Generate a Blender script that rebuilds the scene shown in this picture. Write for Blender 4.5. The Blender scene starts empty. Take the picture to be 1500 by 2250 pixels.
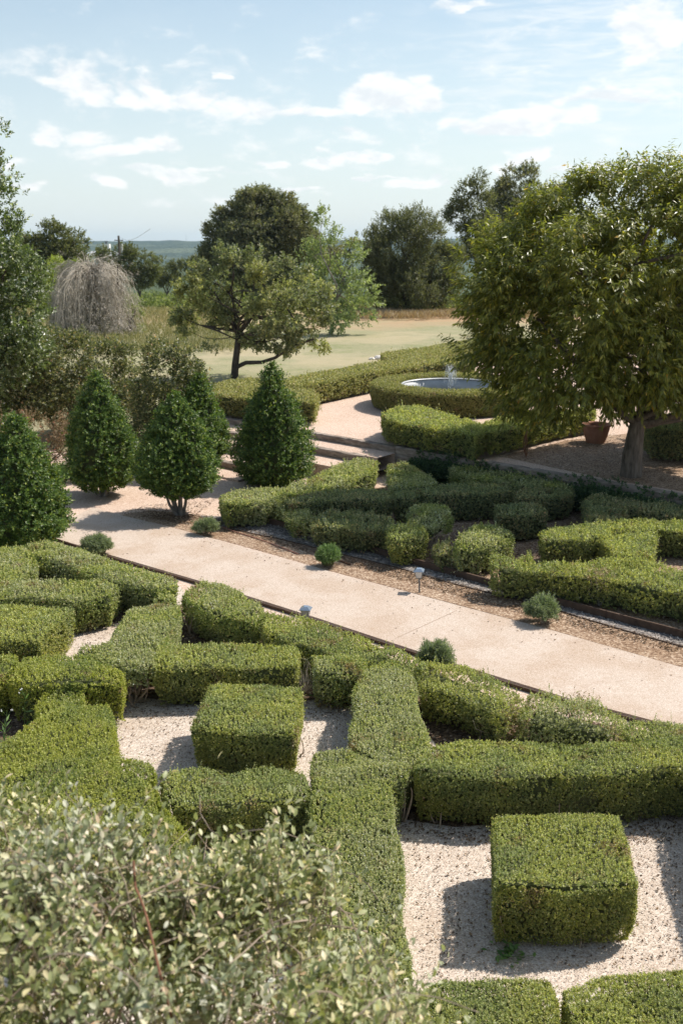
import bpy, math, random
import numpy as np
from mathutils import Vector
from mathutils.geometry import tessellate_polygon

SC = bpy.context.scene
COL = SC.collection
rng = np.random.default_rng(11)
random.seed(11)

# ------------------------------------------------------------------ camera
CAM_H, PITCH, F = 5.0, math.radians(15.0), 2187.5      # focal length in pixels of a 1500x2250 frame (35 mm lens, 36 mm tall)
SP, CP = math.sin(PITCH), math.cos(PITCH)
cam = bpy.data.cameras.new('camera'); cam_o = bpy.data.objects.new('camera', cam); COL.objects.link(cam_o)
cam.sensor_fit = 'VERTICAL'; cam.sensor_height = 36; cam.sensor_width = 24; cam.lens = 35
cam.clip_end = 12000; cam.clip_start = 0.05
cam_o.location = (0, 0, CAM_H); cam_o.rotation_euler = (math.radians(90) - PITCH, 0, 0)
cam.dof.use_dof = True; cam.dof.focus_distance = 9.5; cam.dof.aperture_fstop = 3.2
SC.camera = cam_o

def ray(px, py):
    s, t = (px - 750) / F, (py - 1125) / F
    return np.array([s, CP - t * SP, -SP - t * CP])
def G(px, py, z=0.0):
    d = ray(px, py); k = (z - CAM_H) / d[2]
    return np.array([d[0] * k, d[1] * k, z])
def at(px, py, Y):
    d = ray(px, py); k = Y / d[1]
    return np.array([d[0] * k, Y, CAM_H + d[2] * k])
def zc(Y, py):
    return Y / ray(750, py)[1]

# ------------------------------------------------------------------ light
SUN_EL, SUN_AZ = math.radians(50), math.radians(26)      # azimuth measured from +X towards +Y
sun = bpy.data.lights.new('sun', 'SUN'); sun.energy = 4.6; sun.angle = math.radians(0.55); sun.color = (1, .935, .845)
sun_o = bpy.data.objects.new('sun', sun); COL.objects.link(sun_o)
sdir = Vector((math.cos(SUN_EL) * math.cos(SUN_AZ), math.cos(SUN_EL) * math.sin(SUN_AZ), math.sin(SUN_EL)))
sun_o.rotation_euler = sdir.to_track_quat('Z', 'Y').to_euler()
SC.view_settings.view_transform = 'Standard'; SC.view_settings.look = 'None'
SC.view_settings.exposure = 0.44; SC.view_settings.gamma = 1
SC.cycles.max_bounces = 6; SC.cycles.diffuse_bounces = 3; SC.cycles.transmission_bounces = 4
SC.cycles.glossy_bounces = 2; SC.cycles.volume_bounces = 0; SC.cycles.transparent_max_bounces = 8
SC.cycles.sample_clamp_indirect = 6

# ------------------------------------------------------------------ node helpers
class NT:
    def __init__(s, tree): s.t = tree; s.n = tree.nodes; s.l = tree.links
    def new(s, typ, **k):
        nd = s.n.new(typ)
        for a, b in k.items(): setattr(nd, a, b)
        return nd
    def put(s, sock, v):
        if isinstance(v, bpy.types.NodeSocket): s.l.new(v, sock)
        elif v is not None: sock.default_value = v
    def math(s, op, a, b=None, c=None, clamp=False):
        nd = s.new('ShaderNodeMath', operation=op, use_clamp=clamp)
        for i, v in enumerate((a, b, c)): s.put(nd.inputs[i], v)
        return nd.outputs[0]
    def vmath(s, op, a, b=None, out=0):
        nd = s.new('ShaderNodeVectorMath', operation=op)
        s.put(nd.inputs[0], a); s.put(nd.inputs[1], b)
        return nd.outputs[out]
    def mix(s, f, a, b, blend='MIX'):
        nd = s.new('ShaderNodeMix', data_type='RGBA', blend_type=blend)
        s.put(nd.inputs['Factor'], f)
        s.put(nd.inputs[6], a if isinstance(a, bpy.types.NodeSocket) else (*a, 1))
        s.put(nd.inputs[7], b if isinstance(b, bpy.types.NodeSocket) else (*b, 1))
        return nd.outputs[2]
    def noise(s, vec, scale, detail=3, rough=.55, dist=0):
        nd = s.new('ShaderNodeTexNoise'); s.put(nd.inputs['Vector'], vec)
        nd.inputs['Scale'].default_value = scale; nd.inputs['Detail'].default_value = detail
        nd.inputs['Roughness'].default_value = rough; nd.inputs['Distortion'].default_value = dist
        return nd.outputs['Fac']
    def voro(s, vec, scale, out='Distance', feature='F1'):
        nd = s.new('ShaderNodeTexVoronoi', feature=feature); s.put(nd.inputs['Vector'], vec)
        nd.inputs['Scale'].default_value = scale
        return nd.outputs[out]
    def ramp(s, f, stops, interp='LINEAR'):
        nd = s.new('ShaderNodeValToRGB'); s.put(nd.inputs[0], f); cr = nd.color_ramp; cr.interpolation = interp
        while len(cr.elements) < len(stops): cr.elements.new(.5)
        for e, (p, c) in zip(cr.elements, stops):
            e.position = p; e.color = (*c, 1) if len(c) == 3 else c
        return nd.outputs[0]
    def maprange(s, v, a, b, c=0., d=1., smooth=False):
        nd = s.new('ShaderNodeMapRange'); nd.interpolation_type = 'SMOOTHSTEP' if smooth else 'LINEAR'
        s.put(nd.inputs[0], v)
        for i, x in enumerate((a, b, c, d)): s.put(nd.inputs[i + 1], x)
        return nd.outputs[0]

# ------------------------------------------------------------------ sky
world = bpy.data.worlds.new("World"); SC.world = world; world.use_nodes = True
w = NT(world.node_tree); w.n.clear()
sky = w.new('ShaderNodeTexSky', sky_type='NISHITA'); sky.sun_disc = False
sky.sun_elevation = SUN_EL; sky.sun_rotation = math.pi / 2 - SUN_AZ
sky.air_density = 1.0; sky.dust_density = 1.2; sky.ozone_density = 1.2; sky.altitude = 200
dirv = w.new('ShaderNodeTexCoord').outputs['Generated']
sep = w.new('ShaderNodeSeparateXYZ'); w.l.new(dirv, sep.inputs[0])
az = w.math('ARCTAN2', sep.outputs[0], sep.outputs[1]); el = w.math('ARCSINE', sep.outputs[2])
cmb = w.new('ShaderNodeCombineXYZ'); w.l.new(az, cmb.inputs[0]); w.l.new(el, cmb.inputs[1]); P2 = cmb.outputs[0]
cmbs = w.new('ShaderNodeCombineXYZ'); w.l.new(az, cmbs.inputs[0]); w.l.new(w.math('MULTIPLY', el, 2.1), cmbs.inputs[1])
n_big = w.noise(cmbs.outputs[0], 19, 8, .62, .25); n_fine = w.noise(cmbs.outputs[0], 9, 6, .62)
wn = w.new('ShaderNodeTexNoise'); w.l.new(cmbs.outputs[0], wn.inputs['Vector']); wn.inputs['Scale'].default_value = 11; wn.inputs['Detail'].default_value = 5
warp = w.vmath('MULTIPLY', w.vmath('SUBTRACT', wn.outputs['Color'], (.5, .5, .5)), (.17, .055, 0)); PW = w.vmath('ADD', P2, warp)
def azel(px, py):
    d = ray(px, py); d = d / np.linalg.norm(d); return math.atan2(d[0], d[1]), math.asin(d[2])
CL = [  # cumulus puffs: where in the sky (from the photograph), half width, half height, strength
 (150,180,95,48,1.05),(265,185,75,42,1),(340,190,75,52,1.05),(440,210,95,36,1),(560,230,130,38,1),(680,235,110,32,.9),
 (820,215,120,40,1.15),(920,205,75,42,1.2),(1010,262,80,26,.8),(1150,258,150,27,1.25),(1250,262,80,22,1.1),
 (110,280,70,34,.9),(200,288,80,30,.85),(320,318,80,28,.9),(400,385,130,18,.8),(90,392,80,20,.95),(240,415,60,20,.95),(395,402,60,18,.9),
 (575,360,50,13,.95),(720,352,110,16,.9),(800,345,45,20,.95),(790,300,110,24,.75),(890,403,75,20,.95),(660,424,60,12,.85),(840,385,50,10,.8),
 (1170,330,65,26,1.15),(1120,360,90,22,.85),(1320,205,150,28,1.1),(1240,215,70,22,.9),(1420,75,110,62,1.2),(1500,60,90,60,1.2),(1460,30,110,45,1),
 (505,165,22,12,.85),(460,270,180,30,.55),(1000,10,120,10,.8),(1290,380,60,14,.8),(1400,360,40,14,.9),(40,345,45,16,.85),(600,440,200,14,.5),(330,440,160,16,.45)]
dens = None
for (px, py, rx, ry, st) in CL:
    a0, e0 = azel(px, py)
    v = w.vmath('SUBTRACT', PW, (a0, e0, 0)); v = w.vmath('MULTIPLY', v, (F / rx / 1.05, F / ry / 1.05, 0))
    L_ = w.vmath('LENGTH', v, out=1)
    m = w.maprange(L_, 1.35, 0.0, 0., st, True)
    dens = m if dens is None else w.math('MAXIMUM', dens, m)
band = w.math('MULTIPLY', w.maprange(el, .0, .08, 0, .36, True), w.maprange(el, .16, .26, 1, 0, True))
dens = w.math('MAXIMUM', w.math('MULTIPLY', dens, 1.02), band)
d2 = w.math('ADD', dens, w.math('MULTIPLY', w.math('SUBTRACT', n_big, .5), 1.75))
cum = w.maprange(d2, .34, .86, 0., 1., True)
# cirrus streaks high on the right, thin veil elsewhere
a1, e1 = azel(1330, 120)
vv = w.vmath('MULTIPLY', w.vmath('SUBTRACT', P2, (a1, e1, 0)), (4.4, 8.5, 0))
cmask = w.maprange(w.vmath('LENGTH', vv, out=1), 1.1, .1, 0, 1, True)
st_v = w.vmath('MULTIPLY', P2, (16, 105, 1)); streak = w.noise(st_v, 1.0, 5, .62, .6)
cir = w.math('MULTIPLY', w.maprange(streak, .38, .72, 0, .66, True), cmask)
veil = w.maprange(el, 0.0, .32, .70, .10, True)
veil = w.math('ADD', veil, w.math('MULTIPLY', w.math('SUBTRACT', n_fine, .5), .25), clamp=True)
VEILC, CLOUDC, CLOUDS = (5.1, 5.65, 6.0), (6.5, 6.5, 6.45), (4.9, 5.2, 5.5)
base = w.mix(veil, w.mix(1.0, sky.outputs[0], (.95, .95, .86), 'MULTIPLY'), VEILC)
base = w.mix(cir, base, (6.1, 6.25, 6.3))
cmb3 = w.new('ShaderNodeCombineXYZ'); w.l.new(az, cmb3.inputs[0]); w.l.new(w.math('MULTIPLY', w.math('ADD', el, .012), 2.1), cmb3.inputs[1])
n_up = w.noise(cmb3.outputs[0], 19, 5, .62, .25)
shade = w.maprange(w.math('ADD', w.math('MULTIPLY', w.math('SUBTRACT', n_up, n_big), 3.2), w.math('MULTIPLY', d2, .35)), .05, .85, 0, 1, True)
cc = w.mix(w.math('MULTIPLY', shade, .75), CLOUDC, CLOUDS)
allc = w.mix(w.math('MULTIPLY', cum, .82), base, cc)
bg = w.new('ShaderNodeBackground'); w.l.new(allc, bg.inputs[0]); bg.inputs[1].default_value = 0.125
wo = w.new('ShaderNodeOutputWorld'); w.l.new(bg.outputs[0], wo.inputs[0])
world.cycles.sampling_method = 'MANUAL'; world.cycles.sample_map_resolution = 512

# ------------------------------------------------------------------ materials
def mat(name):
    m = bpy.data.materials.new(name); m.use_nodes = True; t = NT(m.node_tree); t.n.clear()
    out = t.new('ShaderNodeOutputMaterial'); return m, t, out
def principled(t, out, col, rough=.8, spec=.3, bump=None, bs=.3, bd=.01, metal=0):
    p = t.new('ShaderNodeBsdfPrincipled'); t.put(p.inputs['Base Color'], col if isinstance(col, bpy.types.NodeSocket) else (*col, 1))
    t.put(p.inputs['Roughness'], rough); p.inputs['Specular IOR Level'].default_value = spec; p.inputs['Metallic'].default_value = metal
    if bump is not None:
        b = t.new('ShaderNodeBump'); b.inputs['Strength'].default_value = bs; b.inputs['Distance'].default_value = bd
        t.l.new(bump, b.inputs['Height']); t.l.new(b.outputs[0], p.inputs['Normal'])
    t.l.new(p.outputs[0], out.inputs[0]); return p
def pos(t): return t.new('ShaderNodeNewGeometry').outputs['Position']

def leaf_mat(name, stops, patch=None, rough=.5, spec=.28, trans=.38, patch_scale=1.6, tcol=1.25, brown=None):
    """stops: colours spread over the random value of each leaf; patch: second set mixed in by a slow noise."""
    m, t, out = mat(name)
    g = t.new('ShaderNodeNewGeometry'); r = g.outputs['Random Per Island']
    c = t.ramp(r, stops)
    if patch:
        c2 = t.ramp(r, patch); f = t.maprange(t.noise(g.outputs['Position'], patch_scale, 3), .42, .62, 0, 1, True)
        c = t.mix(f, c, c2)
    if brown:
        fb = t.math('GREATER_THAN', t.math('ADD', t.noise(g.outputs['Position'], 3.1, 3), t.math('MULTIPLY', t.math('SUBTRACT', t.math('FRACT', t.math('MULTIPLY', r, 37.7)), .5), .16)), brown)
        c = t.mix(fb, c, t.ramp(r, [(0, (.16, .10, .06)), (.5, (.30, .21, .12)), (1, (.42, .36, .22))]))
    p = t.new('ShaderNodeBsdfPrincipled'); t.put(p.inputs['Base Color'], c)
    p.inputs['Roughness'].default_value = rough; p.inputs['Specular IOR Level'].default_value = spec
    tr = t.new('ShaderNodeBsdfTranslucent')
    tc = t.mix(1.0, c, (1.25 * tcol, 1.35 * tcol, .6 * tcol), 'MULTIPLY'); t.put(tr.inputs[0], tc)
    ms = t.new('ShaderNodeMixShader'); ms.inputs[0].default_value = trans
    t.l.new(p.outputs[0], ms.inputs[1]); t.l.new(tr.outputs[0], ms.inputs[2]); t.l.new(ms.outputs[0], out.inputs[0])
    return m

M = {}
M['box_lime'] = leaf_mat('box_lime', [(0, (0.145, 0.173, 0.062)), (.35, (0.253, 0.274, 0.090)), (.75, (0.389, 0.374, 0.113)), (.97, (0.558, 0.491, 0.204)), (1, (0.606, 0.576, 0.452))],
                        [(0, (0.127, 0.159, 0.068)), (.5, (0.219, 0.244, 0.101)), (.9, (0.338, 0.345, 0.136)), (1, (0.507, 0.433, 0.227))], brown=.68)
M['box_grey'] = leaf_mat('box_grey', [(0, (0.150, 0.178, 0.081)), (.4, (0.260, 0.289, 0.141)), (.8, (0.392, 0.390, 0.210)), (.97, (0.561, 0.515, 0.352)), (1, (0.612, 0.645, 0.609))],
                        [(0, (0.139, 0.187, 0.070)), (.5, (0.260, 0.297, 0.104)), (.9, (0.410, 0.406, 0.141)), (1, (0.612, 0.528, 0.281))], brown=.68)
M['box_dark'] = leaf_mat('box_dark', [(0, (0.119, 0.151, 0.088)), (.5, (0.203, 0.222, 0.116)), (.9, (0.310, 0.303, 0.146)), (1, (0.477, 0.392, 0.204))],
                        [(0, (0.119, 0.142, 0.082)), (.5, (0.238, 0.249, 0.131)), (.9, (0.406, 0.338, 0.175)), (1, (0.619, 0.356, 0.264))], brown=.68)
M['box_yellow'] = leaf_mat('box_yellow', [(0, (0.140, 0.168, 0.034)), (.35, (0.267, 0.288, 0.061)), (.8, (0.394, 0.396, 0.086)), (1, (0.534, 0.480, 0.172))],
                        [(0, (0.101, 0.144, 0.052)), (.5, (0.216, 0.252, 0.068)), (.9, (0.330, 0.348, 0.086)), (1, (0.431, 0.408, 0.172))], brown=.68)
M['box_far'] = leaf_mat('box_far', [(0, (0.139, 0.152, 0.066)), (.4, (0.264, 0.266, 0.098)), (.85, (0.389, 0.367, 0.131)), (1, (0.500, 0.380, 0.220))], trans=.25, brown=.68)
# paler copies of each box leaf: sun on the clipped tops put into colour
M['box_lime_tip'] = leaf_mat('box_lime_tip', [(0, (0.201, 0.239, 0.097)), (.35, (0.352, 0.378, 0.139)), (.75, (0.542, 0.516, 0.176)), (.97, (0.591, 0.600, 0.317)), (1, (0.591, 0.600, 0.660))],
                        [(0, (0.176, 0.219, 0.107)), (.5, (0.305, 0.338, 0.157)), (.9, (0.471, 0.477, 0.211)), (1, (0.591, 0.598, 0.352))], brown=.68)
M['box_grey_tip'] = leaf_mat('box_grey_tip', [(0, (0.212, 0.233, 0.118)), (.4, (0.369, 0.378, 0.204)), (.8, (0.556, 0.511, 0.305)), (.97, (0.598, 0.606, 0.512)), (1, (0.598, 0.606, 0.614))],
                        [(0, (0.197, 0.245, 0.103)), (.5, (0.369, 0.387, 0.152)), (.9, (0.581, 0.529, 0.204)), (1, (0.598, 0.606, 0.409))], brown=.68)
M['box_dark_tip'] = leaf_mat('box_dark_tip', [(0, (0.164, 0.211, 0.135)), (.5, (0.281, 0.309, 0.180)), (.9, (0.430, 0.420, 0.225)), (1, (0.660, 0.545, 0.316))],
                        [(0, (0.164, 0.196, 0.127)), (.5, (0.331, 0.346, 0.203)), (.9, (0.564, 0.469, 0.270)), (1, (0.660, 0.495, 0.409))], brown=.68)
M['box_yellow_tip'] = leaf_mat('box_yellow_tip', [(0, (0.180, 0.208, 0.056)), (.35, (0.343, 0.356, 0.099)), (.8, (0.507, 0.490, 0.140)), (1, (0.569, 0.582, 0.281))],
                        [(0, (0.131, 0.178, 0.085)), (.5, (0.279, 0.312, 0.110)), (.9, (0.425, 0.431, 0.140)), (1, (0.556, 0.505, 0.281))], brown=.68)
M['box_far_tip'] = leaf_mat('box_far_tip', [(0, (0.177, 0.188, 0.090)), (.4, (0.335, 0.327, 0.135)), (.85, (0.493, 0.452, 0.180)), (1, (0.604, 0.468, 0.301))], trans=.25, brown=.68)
M['creeper'] = leaf_mat('creeper', [(0, (.035, .065, .035)), (.6, (.06, .105, .05)), (1, (.12, .17, .07))])
M['holly'] = leaf_mat('holly', [(0, (0.043, 0.084, 0.023)), (.5, (0.087, 0.143, 0.036)), (.85, (0.152, 0.218, 0.050)), (.97, (0.283, 0.319, 0.066)), (1, (.22, .24, .06))], rough=.42, spec=.35, trans=.3)
M['peach'] = leaf_mat('peach', [(0, (0.102, 0.118, 0.028)), (.5, (0.173, 0.192, 0.040)), (.85, (0.266, 0.272, 0.059)), (.985, (0.389, 0.346, 0.079)), (.993, (0.554, 0.401, 0.059)), (1, (0.554, 0.291, 0.059))], rough=.36, spec=.45, trans=.4)
M['oakleaf'] = leaf_mat('oakleaf', [(0, (0.096, 0.118, 0.070)), (.5, (0.177, 0.199, 0.119)), (.9, (0.272, 0.279, 0.168)), (1, (0.416, 0.366, 0.238))], [(0, (0.160, 0.176, 0.080)), (.6, (0.302, 0.307, 0.140)), (1, (0.446, 0.410, 0.199))], patch_scale=.5, rough=.4)
M['pale_tree'] = leaf_mat('pale_tree', [(0, (0.132, 0.168, 0.078)), (.5, (0.204, 0.252, 0.120)), (1, (0.336, 0.372, 0.204))], rough=.45)
M['far_oak'] = leaf_mat('far_oak', [(0, (0.078, 0.089, 0.049)), (.5, (0.131, 0.141, 0.079)), (1, (0.232, 0.223, 0.133))], [(0, (0.108, 0.111, 0.062)), (.5, (0.184, 0.178, 0.093)), (1, (0.293, 0.267, 0.156))], patch_scale=.35)
M['far_dark'] = leaf_mat('far_dark', [(0, (0.065, 0.078, 0.037)), (.5, (0.114, 0.120, 0.054)), (1, (0.195, 0.194, 0.100))])
M['far_juniper'] = leaf_mat('far_juniper', [(0, (.06, .075, .035)), (.5, (.12, .13, .05)), (1, (.18, .18, .08))])
M['tall_tree'] = leaf_mat('tall_tree', [(0, (0.054, 0.081, 0.030)), (.5, (0.101, 0.135, 0.047)), (.88, (0.162, 0.203, 0.074)), (.93, (0.540, 0.567, 0.486)), (1, (0.620, 0.620, 0.620))], rough=.3, spec=.5)
M['photinia'] = leaf_mat('photinia', [(0, (0.057, 0.073, 0.034)), (.5, (0.115, 0.129, 0.056)), (.8, (0.195, 0.202, 0.090)), (.95, (0.413, 0.370, 0.202)), (1, (0.482, 0.291, 0.179))], rough=.35, spec=.45)
M['silver'] = leaf_mat('silver', [(0, (0.115, 0.129, 0.066)), (.2, (0.220, 0.244, 0.132)), (.45, (0.347, 0.373, 0.237)), (.65, (0.464, 0.464, 0.344)), (.8, (0.567, 0.553, 0.463)), (.88, (0.660, 0.541, 0.370)), (.94, (0.515, 0.347, 0.237)), (1, (0.660, 0.660, 0.608))],
                       [(0, (0.129, 0.155, 0.053)), (.35, (0.258, 0.283, 0.119)), (.7, (0.399, 0.412, 0.212)), (.85, (0.592, 0.541, 0.317)), (1, (0.660, 0.567, 0.344))], rough=.45, spec=.35, trans=.22, patch_scale=1.8)
M['rosemary'] = leaf_mat('rosemary', [(0, (.10, .14, .08)), (.5, (.18, .22, .13)), (1, (.30, .33, .21))])
M['lavender'] = leaf_mat('lavender', [(0, (.09, .15, .06)), (.5, (.14, .21, .08)), (1, (.20, .28, .12))])
M['yellow_bush'] = leaf_mat('yellow_bush', [(0, (.17, .22, .03)), (1, (.32, .36, .08))])
M['scrub'] = leaf_mat('scrub', [(0, (.10, .13, .05)), (.5, (.17, .21, .07)), (1, (.28, .29, .13))])
M['dry'] = leaf_mat('dry', [(0, (.26, .17, .10)), (.5, (.40, .29, .18)), (1, (.52, .41, .27))], trans=.15)
M['rust'] = leaf_mat('rust', [(0, (.13, .10, .05)), (.5, (.24, .17, .09)), (.95, (.34, .24, .15)), (1, (.6, .14, .10))], trans=.15)
M['meadow'] = leaf_mat('meadow', [(0, (.16, .17, .06)), (.6, (.28, .26, .12)), (1, (.42, .36, .2))], trans=.15)

def simple(name, c1, c2, scale=8, rough=.85, bs=.4, bd=.01, metal=0, spec=.25, stretch=None):
    m, t, out = mat(name); v = t.new('ShaderNodeTexCoord').outputs['Object']
    if stretch: v = t.vmath('MULTIPLY', v, stretch)
    n = t.noise(v, scale, 5, .65); n2 = t.noise(v, scale * .23, 3)
    c = t.mix(t.maprange(t.math('ADD', n, t.math('MULTIPLY', n2, .5)), .5, 1.0), c1, c2)
    principled(t, out, c, rough, spec, n, bs, bd, metal); return m
M['core'] = simple('inner_twigs', (.045, .06, .022), (.09, .095, .04), 30)
M['twig'] = simple('twig', (.20, .15, .11), (.42, .34, .26), 20)
M['bark'] = simple('bark', (.045, .036, .028), (.24, .195, .155), 7, bs=1.0, bd=.05, stretch=(3, 3, .6))
M['bark_dark'] = simple('bark_dark', (.045, .035, .028), (.11, .09, .07), 6, bs=.8, bd=.03)
M['bark_pale'] = simple('bark_pale', (.12, .10, .08), (.30, .27, .24), 6, bs=.8, bd=.02)
M['grey_twig'] = simple('dry_twig', (.28, .25, .20), (.56, .50, .42), 3)
M['red_stem'] = simple('red_stem', (.13, .06, .035), (.25, .12, .07), 20)
M['timber'] = simple('weathered_timber', (.13, .095, .07), (.40, .34, .29), 5, bs=.9, bd=.012, stretch=(1, 1, 4))
M['edging'] = simple('rusty_edging', (.055, .035, .026), (.13, .085, .06), 12)
M['terracotta'] = simple('terracotta', (.27, .12, .075), (.40, .21, .14), 6, rough=.8)
M['pot_soil'] = simple('pot_soil', (.03, .025, .02), (.08, .06, .045), 20)
M['galv'] = simple('galvanised_steel', (.34, .35, .36), (.50, .51, .52), 3, rough=.5, metal=.25, bs=.05)
M['black_metal'] = simple('grey_metal', (.12, .13, .14), (.20, .22, .24), 8, rough=.4, metal=.6, bs=.05)
M['solar_top'] = simple('solar_top', (.22, .28, .36), (.34, .40, .48), 5, rough=.25, metal=.5, bs=.03)
M['lamp_glass'] = simple('frosted_glass', (.50, .49, .46), (.62, .60, .56), 5, rough=.3, bs=.02, spec=.5)
M['hose'] = simple('hose', (.30, .13, .09), (.42, .20, .14), 5, rough=.5)
M['white_wall'] = simple('white_wall', (.70, .69, .66), (.78, .77, .74), 2)
M['grey_roof'] = simple('grey_roof', (.38, .40, .42), (.50, .52, .54), 2)
M['pole_wood'] = simple('pole_wood', (.10, .08, .065), (.18, .15, .12), 3)
M['white_stone'] = simple('white_stone', (.55, .50, .46), (.72, .68, .63), 4)
M['dead_leaf'] = leaf_mat('dead_leaf', [(0, (.06, .035, .02)), (.6, (.16, .10, .06)), (1, (.34, .22, .12))], trans=.05)
M['stone_bits'] = leaf_mat('stone_bits', [(0, (.34, .27, .22)), (.5, (.51, .43, .36)), (1, (.70, .63, .56))], trans=.0, rough=.8, spec=.2)
M['stone_grey'] = leaf_mat('stone_grey', [(0, (.10, .09, .09)), (.5, (.20, .18, .17)), (1, (.42, .38, .34))], trans=.0, rough=.8, spec=.2)
M['leafy_weed'] = leaf_mat('weed', [(0, (.08, .16, .04)), (1, (.22, .32, .12))])

def gravel(name, stops, scale, patch, rough=.9, dark=(.16, .10, .07), spots=.5):
    m, t, out = mat(name); p = pos(t)
    col = t.voro(p, scale, 'Color'); d = t.voro(p, scale, 'Distance')
    sepc = t.new('ShaderNodeSeparateColor'); t.l.new(col, sepc.inputs[0])
    c = t.ramp(sepc.outputs[0], stops)
    big = t.noise(p, .9, 4, .6)
    c = t.mix(t.maprange(big, .40, .68, 0, .65, True), c, patch, 'MULTIPLY')
    sp = t.noise(p, 34, 3, .7); c = t.mix(t.maprange(sp, .60 + (1 - spots) * .08, .70 + (1 - spots) * .08, 0, .8), c, dark)
    principled(t, out, c, rough, .2, t.math('ADD', t.math('MULTIPLY', d, -1.0), t.math('MULTIPLY', sp, .5)), .55, .5 / scale)
    return m
M['gravel_light'] = gravel('pea_gravel', [(0, (.39, .31, .25)), (.3, (.52, .43, .36)), (.7, (.61, .53, .455)), (1, (.75, .68, .61))], 88, (.84, .78, .71), spots=.3)
M['gravel_grey'] = gravel('grey_gravel', [(0, (.09, .08, .08)), (.4, (.20, .18, .17)), (.8, (.32, .285, .26)), (1, (.52, .47, .43))], 34, (.72, .68, .62), spots=.6)
M['mulch'] = gravel('brown_mulch', [(0, (.15, .09, .055)), (.4, (.27, .18, .12)), (.8, (.42, .30, .21)), (1, (.62, .50, .38))], 48, (.72, .64, .55), spots=.9)
M['soil'] = gravel('leafy_soil', [(0, (.05, .032, .024)), (.5, (.12, .08, .055)), (.9, (.22, .15, .10)), (1, (.42, .33, .26))], 40, (.7, .65, .6), spots=.7)
M['granite'] = gravel('pink_granite_gravel', [(0, (.42, .29, .215)), (.4, (.55, .41, .32)), (.8, (.64, .50, .41)), (1, (.77, .65, .56))], 70, (.90, .86, .84), spots=.2)

m, t, out = mat('path_concrete'); p = pos(t)
col = t.voro(p, 130, 'Color'); sc_ = t.new('ShaderNodeSeparateColor'); t.l.new(col, sc_.inputs[0])
c = t.ramp(sc_.outputs[0], [(0, (.38, .30, .23)), (.5, (.525, .43, .36)), (.9, (.59, .50, .43)), (1, (.68, .61, .55))])
c = t.mix(t.maprange(t.noise(p, 1.1, 5, .6), .38, .66, 0, .85, True), c, (.86, .80, .74), 'MULTIPLY')
c = t.mix(t.maprange(t.noise(p, 7, 4, .7), .56, .74, 0, .5, True), c, (.84, .76, .68), 'MULTIPLY')
c = t.mix(t.maprange(t.noise(p, 60, 2, .7), .68, .78, 0, .5), c, (.25, .16, .11)); c = t.mix(t.maprange(t.noise(p, 2.6, 6, .75, 1.2), .55, .70, 0, .45, True), c, (.38, .28, .21))
principled(t, out, c, .85, .25, t.noise(p, 160, 3, .7), .35, .004); M['path'] = m

# ground cover far away: bands run with the distance beyond the terrace wall
A_ = G(475, 912, .62); B_ = G(1500, 1085, .62)
U = (B_ - A_)[:2]; U = U / np.linalg.norm(U); V = np.array([-U[1], U[0]])      # V points away from the camera
if V[1] < 0: V = -V
O = A_[:2]
def W(u, v, z=0.): q = O + U * u + V * v; return np.array([q[0], q[1], z])
def uv(p): d = np.array(p)[:2] - O; return float(d @ U), float(d @ V)
m, t, out = mat('field_ground'); p = pos(t)
sx = t.new('ShaderNodeSeparateXYZ'); t.l.new(p, sx.inputs[0])
yy = t.math('ADD', sx.outputs[1], t.math('MULTIPLY', t.math('SUBTRACT', t.noise(p, .07, 3), .5), 22))
fine = t.noise(p, 5.0, 5, .7); mid = t.noise(p, .35, 4, .6)
lawn = t.mix(t.maprange(mid, .35, .65), (.30, .27, .17), (.21, .215, .115))
lawn = t.mix(t.maprange(fine, .3, .75, 0, .6), lawn, (.42, .38, .25))
dryg = t.mix(t.maprange(mid, .35, .65), (.40, .26, .16), (.36, .30, .18))
green = t.mix(t.maprange(mid, .35, .65), (.13, .17, .06), (.28, .26, .13))
near_ = t.mix(t.maprange(fine, .3, .7), (.34, .22, .16), (.50, .36, .27))
lawn = t.mix(t.maprange(t.noise(p, .9, 5, .7), .48, .66, 0, .75, True), lawn, (.20, .22, .10)); lawn = t.mix(t.maprange(t.noise(p, .16, 4, .6), .5, .62, 0, .6, True), lawn, (.42, .35, .23))
c = t.mix(t.maprange(yy, 20, 24), near_, lawn)
c = t.mix(t.maprange(yy, 54, 60), c, dryg); c = t.mix(t.maprange(yy, 70, 84), c, green); c = t.mix(t.maprange(yy, 150, 230), c, t.mix(mid, (.035, .055, .022), (.08, .10, .04)))
principled(t, out, c, .95, .1, fine, .6, .05); M['field'] = m
m, t, out = mat('forested_hill'); p = pos(t)
cv = t.voro(p, .06, 'Distance'); cc_ = t.voro(p, .06, 'Color'); sc_ = t.new('ShaderNodeSeparateColor'); t.l.new(cc_, sc_.inputs[0])
c = t.mix(sc_.outputs[0], (.025, .045, .03), (.065, .085, .05)); c = t.mix(t.maprange(t.noise(p, .004, 4), .5, .62), c, (.10, .12, .07))
principled(t, out, c, .95, .1, cv, 1, 8); M['hill'] = m
m, t, out = mat('pond_water'); p = pos(t)
principled(t, out, (.035, .045, .045), .08, .5, t.noise(p, 14, 3), .25, .02); M['water'] = m
m, t, out = mat('spray_water'); p = t.new('ShaderNodeBsdfPrincipled'); p.inputs['Base Color'].default_value = (.85, .88, .9, 1)
p.inputs['Roughness'].default_value = .15; p.inputs['Transmission Weight'].default_value = .35
tr = t.new('ShaderNodeBsdfTransparent'); ms = t.new('ShaderNodeMixShader'); ms.inputs[0].default_value = .42
t.l.new(tr.outputs[0], ms.inputs[1]); t.l.new(p.outputs[0], ms.inputs[2]); t.l.new(ms.outputs[0], out.inputs[0]); M['spray'] = m

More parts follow.
